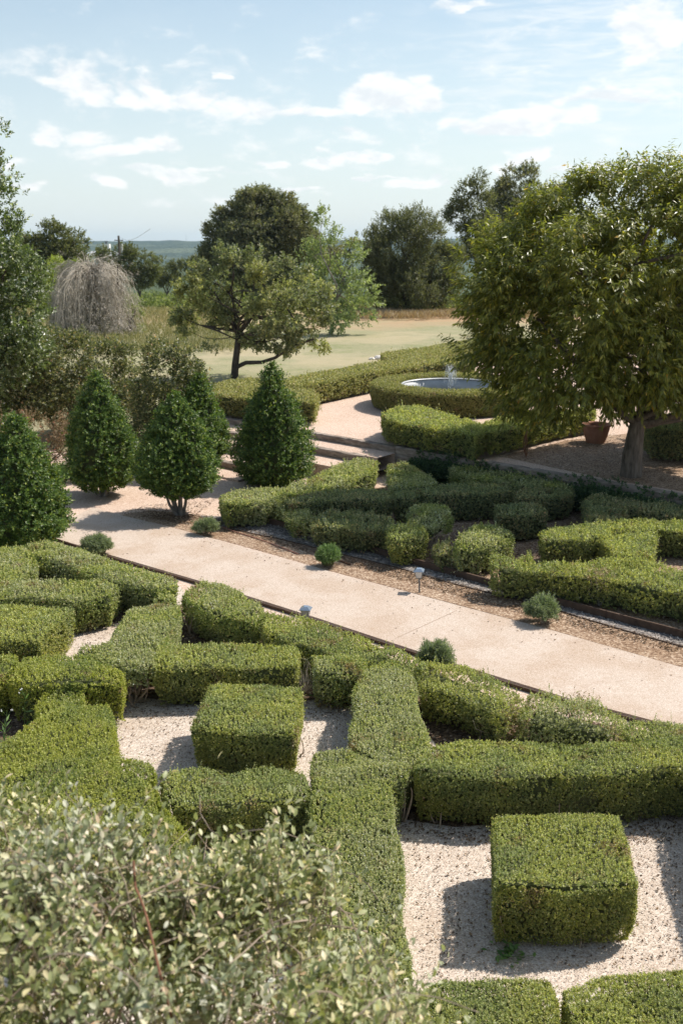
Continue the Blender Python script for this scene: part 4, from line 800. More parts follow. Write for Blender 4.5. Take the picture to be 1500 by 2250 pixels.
# ------------------------------------------------------------------ trees
def make_tree(name, label, Y, lobes, trunk_px, m_, bark='bark', clump_r=.45, per_m2=5., shoot=.3, nl=12, ll=.1, lw=.04, droop=0., upb=.25, limbs=14, trunk_r=.12, sprig_per=26, group=None, zg=None, limb_r=.45, depth=None, trunk_pts=None, shell=.35, extra_limbs=None, spread=.95, cat='tree', flat=1.0, cull=None):
    """lobes: (px, py, radius px, depth offset m). Real ellipsoids at the tree's own distance, filled with leafy clumps."""
    r = rng; z0 = gz(*(at(trunk_px[0], trunk_px[1], Y)[:2])) if zg is None else zg; b0 = at(trunk_px[0], trunk_px[1], Y); b0 = np.array([b0[0], Y, z0])
    C, Rr = [], []
    for (px, py, rp, dy) in lobes: C.append(at(px, py, Y + dy)); Rr.append(rp * zc(Y + dy, py) / F)
    C = np.array(C); Rr = np.array(Rr); cl = []
    for c, R in zip(C, Rr):
        k = max(2, int(4 * math.pi * R * R * per_m2 / 3)); d = rdir(k); d[:, 2] *= flat; q = c + d * R * (1 - clump_r * .4 / max(R, .3) - shell * r.uniform(0, 1, k)[:, None] ** 1.6); cl.append(q)
    cl = np.concatenate(cl); cl = cl[cl[:, 2] > z0 + .15]
    # clumps well inside another lobe carry no leaves
    if cull is not None: cl = cl[sn(cl, cull[0], cull[2] if len(cull) > 2 else 77) > cull[1]]
    inside = np.zeros(len(cl), bool)
    for c, R in zip(C, Rr): inside |= np.linalg.norm(cl - c, axis=1) < R * .5
    cl = cl[~inside | (r.uniform(size=len(cl)) < .35)]
    cen = C.mean(0); nc = len(cl); cr = clump_r * r.uniform(.6, 1.25, nc)
    d = rdir(nc * sprig_per); ci = np.repeat(np.arange(nc), sprig_per); out_ = nrm(cl - cen + np.array([0, 0, -.2]))[ci]
    d = nrm(d + out_ * .6); rad = cr[ci] * r.uniform(.25, 1, len(ci)) ** .6; P = cl[ci] + d * rad[:, None] * np.array([1, 1, .75])
    D = nrm(d + out_ * .5 + np.array([0, 0, upb]) + r.normal(0, .25, d.shape))
    cb = sprigs(P, D, shoot * r.uniform(.6, 1.3, len(P)), nl, ll, lw, spread, droop)
    e = empty(name, b0); tag(e, label, cat, group)
    crotch = b0 + np.array([0, 0, (C[:, 2].min() - z0) * .9 if trunk_pts is None else 0])
    if trunk_pts is None:
        crotch = b0 * .75 + cen * .25; crotch[2] = z0 + max(.3, (cen[2] - z0) * limb_r); tp = curve(b0 - (0, 0, .05), crotch, .03, 7)
    else: tp = np.array(trunk_pts); crotch = tp[-1]
    ts = [tube(tp, np.linspace(trunk_r * 1.15, trunk_r * .75, len(tp)), 10)]
    sel = r.choice(nc, min(limbs, nc), replace=False)
    main = []
    for j, k in enumerate(sel):
        if j < max(3, limbs // 4) or not main: a = crotch; ra = trunk_r * (.55 if extra_limbs is None else .34)
        else:
            mm = main[r.integers(len(main))]; a = mm[r.integers(1, 5)]; ra = trunk_r * .3
        cv_ = curve(a, cl[k], .10, 7, .04); ts.append(tube(cv_, np.linspace(ra, ra * .18, 7), 6))
        if j < max(3, limbs // 4) * 2: main.append(cv_)
    for (pl, ra) in (extra_limbs or []): ts.append(tube(resample(np.array(pl), .3, False), np.linspace(ra, ra * .4, len(resample(np.array(pl), .3, False))), 8))
    child(mesh_np('trunk', [(*joinq(ts), 0)], [M[bark]], smooth=(0,)), e); child(mesh_np('crown', [(*cb, 0)], [M[m_]]), e)
    return e

# fruit tree on the terrace
Yp = G(1385, 1045, ZT)[1]; bp = G(1385, 1045, ZT)
tpts = [bp + (0, 0, -.05), at(1388, 1000, Yp), at(1394, 960, Yp), at(1400, 925, Yp)]
ext = [([at(1398, 935, Yp), at(1440, 910, Yp + .1), at(1480, 860, Yp + .3), at(1500, 780, Yp + .4), at(1440, 640, Yp)], .11), ([at(1396, 930, Yp), at(1375, 915, Yp - .1), at(1345, 885, Yp), at(1310, 860, Yp - .3), at(1250, 780, Yp - .4), at(1180, 700, Yp)], .075),
       ([at(1470, 870, Yp + .2), at(1478, 820, Yp), at(1450, 760, Yp - .4), at(1390, 690, Yp - .6)], .055), ([at(1400, 930, Yp), at(1450, 925, Yp - .3), at(1500, 900, Yp - .6), at(1560, 860, Yp - .9)], .06), ([at(1345, 885, Yp), at(1290, 895, Yp + .4), at(1230, 860, Yp + .8)], .045)]
make_tree('fruit_tree', 'big fruit tree with drooping narrow leaves at the right, gnarled trunk on the terrace', Yp,
    [(1180, 560, 118, 0), (1105, 620, 72, -.6), (1100, 545, 48, .2), (1150, 500, 60, .8), (1200, 470, 40, -.3), (1330, 470, 100, .4), (1325, 385, 36, 0), (1300, 420, 55, .3), (1440, 440, 78, -.4), (1400, 400, 34, .3), (1500, 420, 70, 0), (1570, 480, 120, .4),
     (1480, 580, 130, -.9), (1310, 620, 140, -1.1), (1330, 640, 130, 1.2), (1170, 710, 120, -.3), (1080, 760, 55, -.2), (1020, 768, 28, -.2), (1250, 790, 100, -1.2), (1230, 800, 90, 1.0), (1130, 830, 52, -.2), (1400, 770, 120, -1.0), (1420, 740, 130, 1.3), (1210, 880, 34, -.6), (1340, 860, 45, .3), (1560, 720, 150, -.2), (1640, 600, 150, .3), (1520, 840, 70, .4), (1700, 480, 140, 0), (1760, 640, 160, .2), (1700, 780, 130, -.6), (1190, 890, 40, .3), (1250, 900, 30, 0), (1120, 880, 36, -.2), (1480, 600, 120, 3), (1640, 560, 160, 3.2), (1370, 600, 100, 2.6), (1580, 760, 130, 3), (1300, 540, 70, 2.4), (1350, 845, 42, -.7), (1430, 835, 52, -1.0), (1490, 840, 50, -.8), (1040, 590, 22, 0), (1070, 690, 50, .2)],
    (1385, 1045), 'peach', 'bark', clump_r=.34, per_m2=10.0, shoot=.32, nl=12, ll=.15, lw=.044, droop=.95, upb=.45, limbs=46, trunk_r=.185, sprig_per=15, zg=ZT - .02, trunk_pts=tpts, extra_limbs=ext, shell=.28, spread=.65, cull=(2.4, -.62))

# lawn tree, slender pale tree
Yo = G(515, 832, .6)[1]
make_tree('oak_tree', 'spreading small oak on the lawn with a low curving branch to the right', Yo,
    [(470, 640, 62, .2), (545, 600, 55, 0), (440, 590, 30, 0), (500, 570, 32, .3), (545, 565, 26, 0), (600, 590, 45, -.4), (650, 620, 50, .5), (610, 680, 75, -.6), (690, 690, 42, 0), (420, 700, 46, .3), (460, 740, 42, -.5), (540, 700, 80, .8), (660, 740, 48, -.3), (720, 760, 34, .2), (600, 745, 45, .4), (410, 640, 24, -.3), (765, 780, 16, 0), (700, 640, 26, .3)],
    (515, 832), 'oakleaf', 'bark_dark', clump_r=.27, per_m2=9.0, shoot=.22, nl=9, ll=.12, lw=.07, cull=(2.6, -.2), flat=.7, limbs=44, trunk_r=.12, sprig_per=16, zg=.58,
    trunk_pts=[np.array([*G(515, 832, .58)[:2], .55]), at(517, 800, Yo), at(522, 760, Yo), at(524, 730, Yo)],
    extra_limbs=[([at(517, 808, Yo), at(540, 797, Yo), at(575, 796, Yo - .1), at(605, 786, Yo - .2), at(640, 762, Yo - .3), at(690, 745, Yo - .2)], .075), ([at(524, 735, Yo), at(560, 690, Yo), at(610, 640, Yo)], .06), ([at(523, 740, Yo), at(500, 690, Yo), at(470, 640, Yo)], .06)])
Ys = G(727, 735, .6)[1]
make_tree('young_tree', 'tall slender pale green young tree behind the spreading oak', Ys,
    [(715, 500, 18, 0), (705, 545, 30, .3), (745, 530, 22, -.3), (770, 560, 26, .2), (725, 590, 40, 0), (780, 610, 34, -.4), (700, 630, 36, .3), (750, 650, 44, .4), (790, 680, 30, 0), (740, 690, 38, -.3), (690, 580, 24, 0), (765, 720, 22, .3), (800, 640, 18, 0), (712, 478, 9, 0)],
    (727, 735), 'pale_tree', 'bark_pale', clump_r=.45, per_m2=2.6, shoot=.40, nl=9, ll=.19, lw=.10, limbs=22, trunk_r=.10, sprig_per=14, zg=.55, upb=.5)
make_tree('live_oak', 'large dome-shaped live oak on the skyline behind the spreading oak', 92,
    [(570, 500, 80, 0), (510, 530, 52, 1), (630, 510, 58, -1), (560, 465, 46, 2), (610, 470, 42, 0), (660, 540, 40, 1), (480, 560, 34, 0), (580, 570, 90, 2), (468, 500, 16, 0), (690, 570, 30, 0), (500, 480, 22, 0), (540, 560, 70, -2)],
    (590, 640), 'far_oak', 'bark_dark', clump_r=.8, per_m2=2.8, shoot=.5, nl=9, ll=.26, lw=.14, limbs=20, trunk_r=.35, sprig_per=22)
make_tree('dark_tree', 'dark dense rounded tree standing in dry reddish grass', 67,
    [(880, 560, 70, 0), (860, 520, 42, .5), (920, 520, 46, -.5), (850, 600, 50, 0), (940, 590, 56, .5), (900, 630, 62, -.8), (850, 640, 38, .8), (960, 640, 34, 0), (985, 560, 24, 0), (845, 477, 14, 0), (905, 490, 26, 0), (985, 610, 22, .4), (830, 560, 26, 0)],
    (900, 697), 'far_dark', 'bark_dark', clump_r=.6, per_m2=3.6, shoot=.55, nl=10, ll=.2, lw=.07, limbs=24, trunk_r=.2, sprig_per=24, upb=.9, limb_r=.2)
make_tree('skyline_tree', 'tall uneven dark tree on the skyline left of the big fruit tree', 80,
    [(1045, 420, 26, 0), (1020, 470, 34, .5), (1050, 500, 42, -.5), (1010, 430, 14, 0), (1080, 545, 40, 0), (1030, 540, 22, 0), (1055, 385, 14, 0), (995, 475, 14, 0), (1060, 440, 20, 0)],
    (1050, 660), 'far_dark', 'bark_dark', clump_r=.6, per_m2=3.2, shoot=.5, nl=9, ll=.22, lw=.10, limbs=18, trunk_r=.25, sprig_per=20, group='trees on the skyline to the right')
make_tree('skyline_tree', 'wide ragged grey-green tree behind the crown of the fruit tree', 88,
    [(1120, 440, 44, 0), (1155, 395, 26, 0), (1170, 430, 30, 1), (1095, 470, 40, 0), (1150, 490, 60, -1), (1210, 440, 26, 0), (1235, 415, 16, 0), (1110, 400, 18, 0), (1180, 520, 60, 1), (1235, 480, 30, 0), (1115, 378, 10, 0)],
    (1150, 650), 'far_oak', 'bark_dark', clump_r=.7, per_m2=2.8, shoot=.5, nl=9, ll=.24, lw=.12, limbs=18, trunk_r=.3, sprig_per=20, group='trees on the skyline to the right')
# tall tree at the left edge
make_tree('tall_tree', 'tall silver-flecked evergreen tree cut off by the left edge', 24,
    [(-10, 300, 18, 0), (-15, 350, 38, 0), (-25, 430, 62, .2), (-30, 520, 82, 0), (0, 590, 84, -.3), (5, 660, 88, .3), (-30, 740, 100, 0), (30, 720, 60, -.5), (-100, 600, 120, 0), (-90, 800, 110, .3), (5, 790, 80, .2), (-60, 900, 80, 0)],
    (-70, 990), 'tall_tree', 'bark_dark', clump_r=.36, per_m2=10, shoot=.22, nl=10, ll=.10, lw=.055, limbs=26, trunk_r=.16, sprig_per=17, upb=.5)
# shrubs behind the cones
GB = 'loose shrubs behind the cone shrubs'
def shrub(label, Y, lobes, base, m_='photinia', zg=None, **k):
    kw = dict(clump_r=.27, per_m2=19, shoot=.18, nl=9, ll=.08, lw=.042, limbs=26, trunk_r=.03, sprig_per=16, limb_r=.12, group=GB, cat='shrub'); kw.update(k)
    return make_tree('leafy_shrub', label, Y, lobes, base, m_, 'bark_dark', zg=zg, **kw)
shrub('dark multi-stemmed shrub under the tall tree at the left edge', 25, [(30, 830, 70, 0), (60, 880, 52, .2), (-20, 900, 58, 0), (-40, 850, 80, .3), (80, 790, 50, -.2), (40, 770, 40, .3), (90, 850, 50, .2)], (40, 935))
shrub('speckled olive shrub between the tall tree and the second cone', 26, [(150, 790, 60, 0), (140, 895, 46, .2), (120, 760, 34, .4), (180, 840, 55, -.3), (110, 850, 50, .3), (160, 880, 40, 0)], (150, 935))
shrub('pale-leaved loose shrub behind the second cone from the left', 27, [(235, 800, 48, 0), (225, 900, 44, 0), (270, 830, 46, .3), (220, 860, 50, -.3), (270, 780, 26, 0), (290, 880, 34, 0)], (245, 935))
shrub('tall speckled shrub rising behind the two middle cones', 22.5, [(370, 820, 58, 0), (345, 870, 52, .2), (400, 800, 42, -.3), (350, 780, 30, .2), (400, 880, 60, .3), (330, 920, 38, 0), (425, 830, 30, 0), (380, 765, 16, 0)], (370, 1000))
shrub('low twiggy reddish bush with tiny red blooms behind the leftmost cone', 21.5, [(120, 945, 38, 0), (60, 935, 30, .2), (150, 970, 34, 0), (100, 985, 30, 0), (-10, 930, 34, .2), (40, 970, 30, 0)], (100, 1005), 'rust', clump_r=.22, ll=.05, lw=.02, per_m2=26, nl=12)
o = round_bush('green mounded ground cover between the two leftmost cones', 132, 1018, 1062, 34, 'lavender', .3, None, 'green_mound', nn=700)
shrub('grey-green bushy growth between second and middle cones', 22.5, [(300, 965, 26, 0), (310, 930, 26, .2)], (300, 1010), clump_r=.2)

# far field: shrubs, dead weeping bush, yellow bush
GFX = 'distant trees beyond the field'
def far_tree(label, Y, lobes, base, m_='far_juniper', **k):
    kw = dict(clump_r=.7, per_m2=2.6, shoot=.5, nl=8, ll=.3, lw=.15, limbs=12, trunk_r=.15, sprig_per=18, limb_r=.25, group=GFX); kw.update(k)
    return make_tree('distant_tree', label, Y, lobes, base, m_, 'bark_dark', **kw)
far_tree('olive-green tree on the skyline right of the tall left tree', 85, [(120, 530, 34, 0), (155, 545, 34, 1), (90, 550, 36, 0), (165, 575, 28, 0), (130, 580, 46, 0), (60, 560, 40, 0)], (125, 650))
far_tree('small juniper in front of the utility pole', 120, [(235, 560, 18, 0), (240, 600, 22, 0), (262, 556, 16, 0), (250, 575, 24, 0)], (250, 610))
far_tree('bushy juniper right of the utility pole', 115, [(295, 555, 18, 0), (300, 605, 24, 0), (320, 608, 18, 0), (312, 575, 22, 0), (290, 580, 24, 0), (335, 595, 16, 0), (305, 545, 9, 0)], (305, 615))
far_tree('thin forked juniper against the blue hills', 130, [(355, 575, 12, 0), (362, 614, 15, 0), (385, 612, 12, 0), (372, 590, 14, 0), (360, 600, 16, 0), (380, 563, 7, 0)], (364, 615), 'far_dark')
far_tree('low dark scrub tree left of the spreading oak crown', 125, [(400, 590, 18, 0), (425, 580, 14, 0), (440, 600, 22, 0), (470, 590, 22, 0)], (430, 620), 'far_dark')
far_tree('olive tree filling behind the pale slender tree', 98, [(790, 522, 13, 0), (772, 545, 18, 1), (745, 560, 20, 0), (800, 545, 14, 0), (760, 590, 18, 0)], (770, 650), 'far_oak')
def scrub_mass():
    P = []
    for _ in range(330):
        Y = rng.uniform(66, 190); X = rng.uniform(-.36, .22) * Y; z = gz(X, Y); R = rng.uniform(.5, 1.5) * (.6 + Y / 220); d = rdir(60); d[:, 2] = abs(d[:, 2]); P.append(np.column_stack([X + d[:, 0] * R * 1.5, Y + d[:, 1] * R, z + d[:, 2] * R * .7 - .1]))
    P = np.concatenate(P); dr = nrm(rdir(len(P)) + np.array([0, 0, .9]))
    o = mesh_np('scrub', [(*sprigs(P, dr, .5, 8, .30, .14, .9), 0)], [M['scrub']]); tag(o, 'low green scrub covering the field in the distance', 'scrub', None, 'stuff')
scrub_mass()
def dry_grass():
    n = 9000; Y = rng.uniform(61, 80, n); X = rng.uniform(-.02, .30, n) * Y; keep = (sn(np.stack([X, Y], 1), .25, 3) > -.5); X, Y = X[keep], Y[keep]; n = len(X)
    z = ground_z(*[np.array([uv((a, b))[k] for a, b in zip(X, Y)]) for k in (0, 1)]); B = np.column_stack([X, Y, z])
    D = nrm(np.column_stack([rng.normal(0, .3, (n, 2)), np.ones(n)])); o = mesh_np('dry_grass', [(*sprigs(B, D, .3, 7, .45, .035, .35, 0), 0)], [M['dry']]); tag(o, 'tall dry reddish grass below the dark rounded tree', 'grass', None, 'stuff')
    n = 7000; Y = rng.uniform(42, 75, n); X = rng.uniform(-.36, -.10, n) * Y; B = np.column_stack([X, Y, [gz(a, b) for a, b in zip(X, Y)]])
    D = nrm(np.column_stack([rng.normal(0, .3, (n, 2)), np.ones(n)])); o = mesh_np('meadow_grass', [(*sprigs(B, D, .25, 7, .32, .03, .4, 0), 0)], [M['meadow']]); tag(o, 'rough meadow grass around the dead weeping bush', 'grass', None, 'stuff')
dry_grass()
far_tree('bright yellow-green bush beside the dead weeping bush', 62, [(135, 610, 40, 0), (150, 650, 40, 0), (115, 640, 36, 0), (160, 600, 26, 0), (130, 680, 34, 0)], (135, 720), 'yellow_bush', clump_r=.4, per_m2=3, ll=.16, lw=.07, shoot=.3, group='bushes in the meadow')
far_tree('low green bush at the right foot of the dead weeping bush', 50, [(285, 690, 22, 0), (300, 715, 20, 0), (270, 720, 20, 0)], (285, 740), 'scrub', clump_r=.35, per_m2=3, ll=.12, lw=.05, shoot=.25, group='bushes in the meadow')
def weeping():
    Y = 50; base = at(205, 745, Y); base[2] = gz(base[0], Y); c = at(215, 585, Y); top = c[2]; e = empty('dead_weeping_bush', base); tag(e, 'large dead weeping bush, a dome of grey-brown drooping twigs', 'bush')
    ts = []; fin = []
    for i in range(480):
        a = rng.uniform(0, 6.28) ; a += .35 * math.sin(a * 5); r1 = rng.uniform(.15, 1) ** .6 * 2.0 * (1 + .18 * math.sin(a * 3 + 1)) * rng.uniform(.8, 1.2); px_ = math.cos(a) * r1; py_ = math.sin(a) * r1
        s = np.array([base[0] + px_ * .25 + .1, Y + py_ * .25, top - rng.uniform(0, .5)]); hh = (top - base[2])
        pk = np.array([base[0] + px_ * 1.0, Y + py_ * 1.0, top + .75 - r1 * .28 + rng.normal(0, .55)]); en = np.array([base[0] + px_ * 1.05 + rng.normal(0, .25), Y + py_ * 1.05 + rng.normal(0, .2), base[2] + rng.uniform(.02, .55) * hh * (1 if rng.uniform() < .4 else .3)])
        tt = np.linspace(0, 1, 9)[:, None]; q = s * (1 - tt) ** 2 + pk * 2 * tt * (1 - tt) * 1.0 + en * tt ** 2 + np.cumsum(rng.normal(0, .075, (9, 3)), 0); ts.append(tube(q, np.linspace(.017, .007, 9), 3))
        k = rng.integers(3, 8); fin.append((q[k], nrm(q[k] - q[k - 1]) + rng.normal(0, .4, 3)))
    B = np.array([f[0] for f in fin]); D = np.array([f[1] for f in fin]); B = np.repeat(B, 4, 0) + rng.normal(0, .15, (len(B) * 4, 3)); D = np.repeat(D, 4, 0) + rng.normal(0, .6, (len(D) * 4, 3)) + np.array([0, 0, -.3])
    d = rdir(3000); d[:, 2] = abs(d[:, 2]); Q = np.array([base[0] + .1, Y, base[2]]) + d * np.array([2.0, 1.9, (top - base[2]) * .98]) * (rng.uniform(.7, 1.08, (3000, 1)) + .20 * sn(d, 4, 5)[:, None]); B = np.concatenate([B, Q]); D = np.concatenate([D, nrm(d * .5 + rng.normal(0, .7, d.shape) + (0, 0, -.6))])
    child(mesh_np('hanging_twigs', [(*joinq(ts), 0), (*sprigs(B, D, .5, 6, .26, .018, .6, .4), 0)], [M['grey_twig']]), e)
    ts = [tube(curve(base, np.array([base[0] + rng.normal(0, .6), Y + rng.normal(0, .6), top]), .08), np.linspace(.09, .03, 6), 6) for _ in range(6)]
    child(mesh_np('trunk', [(*joinq(ts), 0)], [M['bark_dark']]), e)
    d = rdir(900); d[:, 2] = abs(d[:, 2]); P = base + d * np.array([1.7, 1.6, (top - base[2]) * .72]) * rng.uniform(.5, .9, (900, 1)) + (-.45, 0, 0)
    child(mesh_np('inner_leaves', [(*sprigs(P, nrm(d + (0, 0, .2)), .3, 9, .10, .05), 0)], [M['far_dark']]), e)
weeping()

# utility pole, chimney house, fence post, rocks, radio mast
Yk = 118
b = at(264, 575, Yk); zg_ = gz(b[0], Yk); tp = at(264, 518, Yk)
e = empty('utility_pole', (b[0], Yk, zg_)); tag(e, 'wooden utility pole in front of the blue hills', 'utility pole')
child(mesh_np('pole', [(*tube([(b[0], Yk, zg_), (b[0], Yk, tp[2])], [.17, .12], 8), 0)], [M['pole_wood']]), e)
child(mesh_np('insulator', [(*box((b[0], Yk, tp[2] - .5), (1, 0), (1.0, .1, .1)), 0)], [M['pole_wood']]), e)
pe = at(269, 560, Yk + 1); o = mesh_np('short_post', [(*tube([(pe[0], Yk + 1, gz(pe[0], Yk + 1)), (pe[0], Yk + 1, at(269, 536, Yk)[2])], [.12, .11], 8), 0)], [M['white_wall']]); tag(o, 'shorter pale post just right of the wooden utility pole', 'post'); rebase(o, (pe[0], Yk + 1, gz(pe[0], Yk + 1)))
wr = [np.array([b[0], Yk, tp[2] - .1])]; far_e = at(-60, 470, 60); o = mesh_np('power_line', [(*tube(np.array([wr[0] * (1 - s) + (at(330, 503, 60)) * s + (0, 0, -.5 * math.sin(math.pi * s)) for s in np.linspace(0, 1, 9)]), .012, 4), 0)], [M['black_metal']]); tag(o, 'thin power line running from the utility pole', 'power line')
Yh = 190
hb = at(222, 575, Yh); hz = gz(hb[0], Yh) ; hs = empty('distant_house', (hb[0], Yh, hz)); tag(hs, 'distant house with a grey roof and white chimney below the hills', 'house')
wt = at(220, 562, Yh)[2]; rt = at(220, 552, Yh)[2]; ct = at(228, 536, Yh)[2]; kx = zc(Yh, 550) / F
x0, x1 = at(186, 560, Yh)[0], at(252, 560, Yh)[0]; xm = (x0 + x1) / 2; wdx = x1 - x0
child(mesh_np('wall', [(*box((xm, Yh + 3, (hz + wt) / 2), (1, 0), (wdx, 6, wt - hz)), 0)], [M['white_wall']]), hs)
rv = np.array([(x0 - .4, Yh - .5, wt + .01), (x1 + .4, Yh - .5, wt + .01), (x1 + .4, Yh + 6.5, wt + .01), (x0 - .4, Yh + 6.5, wt + .01), (x0 + .6, Yh + 3, rt), (x1 - .6, Yh + 3, rt)])
rf = mesh_np('roof', [(rv, np.array([[0, 1, 5, 4], [2, 3, 4, 5]]), 0), (rv, np.array([[0, 4, 3], [1, 2, 5]]), 0)], [M['grey_roof']]); child(rf, hs)
cx = at(229, 540, Yh)[0]
child(mesh_np('chimney', [(*box((cx, Yh + 2, (rt - .4 + ct) / 2), (1, 0), (15 * kx, 1.2, ct - rt + .4)), 0)], [M['white_wall']]), rf)
child(mesh_np('chimney_cap', [(*joinq([box((cx, Yh + 2, ct + .22), (1, 0), (4 * kx, .4, .4)), box((cx, Yh + 2, ct + .47), (1, 0), (9 * kx, .9, .1))]), 0)], [M['black_metal']]), rf)
fp = G(1037, 664, .6); Yf = 66; px_ = at(1037, 664, Yf)[0]; zf = gz(px_, Yf)
o = mesh_np('fence_post', [(*tube([(px_, Yf, zf), (px_, Yf, at(1037, 612, Yf)[2])], [.07, .065], 7), 0)], [M['pole_wood']]); tag(o, 'weathered fence post in the field between dark tree and fruit tree', 'fence post'); rebase(o, (px_, Yf, zf))
Ym = 3300; mm_ = at(410, 545, Ym); o = mesh_np('radio_mast', [(*tube([(mm_[0], Ym, mm_[2] - 20), (mm_[0], Ym, at(410, 517, Ym)[2])], [.7, .5], 5), 0)], [M['grey_roof']]); tag(o, 'faint thin radio mast on the ridge of the hills', 'mast')
def rock(label, px, py, r_, z):
    g0 = G(px, py, z); v = rdir(40); from mathutils.geometry import convex_hull_2d
    import bmesh
    bm = bmesh.new(); bmesh.ops.create_icosphere(bm, subdivisions=2, radius=r_)
    for vv2 in bm.verts: vv2.co = Vector((vv2.co.x * 1.3, vv2.co.y, vv2.co.z * .6)) * (1 + float(sn(np.array(vv2.co) / r_, 2.5, int(px))) * .2)
    me = bpy.data.meshes.new('rock'); bm.to_mesh(me); bm.free(); me.materials.append(M['white_stone']); o = bpy.data.objects.new('rock', me); COL.objects.link(o); o.location = (g0[0], g0[1], z + r_ * .3); tag(o, label, 'rock')
rock('small white rock on the lawn left of the farthest low hedge', 832, 789, .16, .6)
rock('smaller white rock lying beside the larger one on the lawn', 816, 790, .10, .6)
o = mesh_np('stone_ledge', [(*box(G(1088, 764, .72) + (0, 0, 0), (1, -.1), (1.9, .6, .22)), 0)], [M['white_stone']]); tag(o, 'pale stone ledge glimpsed behind the fruit tree beyond the pool', 'ledge'); 
o = sheet('dirt_track', [(at(283, 716, 55)[0], 55.5), (at(352, 716, 55)[0], 55.5), (at(352, 716, 55)[0], 57.2), (at(283, 716, 55)[0], 57.2)], .63, M['granite'])

# ------------------------------------------------------------------ hills
def hills():
    an = np.radians(np.linspace(20, 160, 281)); rr_ = np.concatenate([np.linspace(1200, 4200, 26)]); X = np.cos(an)[None] * rr_[:, None]; Y = np.sin(an)[None] * rr_[:, None]
    k = np.clip((rr_ - 1300) / 2000, 0, 1)[:, None]; ridge = 24 + sn(np.stack([an * 30, an * 0], -1), 1.0, 5) * 5 + sn(np.stack([an * 160, an * 0], -1), 1.0, 8) * 1.6
    z = -30 + (k ** 1.6) * (ridge[None] + 30) * (1 - .25 * np.clip((rr_[:, None] - 3400) / 800, 0, 1)) + sn(np.stack([X, Y], -1), .006, 2) * 3 * np.sin(np.clip(k, 0, 1) * 3.14)
    n1, n2_ = X.shape; ix = np.arange(n1 * n2_).reshape(n1, n2_); f = np.stack([ix[:-1, :-1], ix[1:, :-1], ix[1:, 1:], ix[:-1, 1:]], -1).reshape(-1, 4)
    o = mesh_np('hills', [(np.stack([X, Y, z], -1).reshape(-1, 3), f, 0)], [M['hill']], smooth=(0,)); o['kind'] = 'structure'
hills()

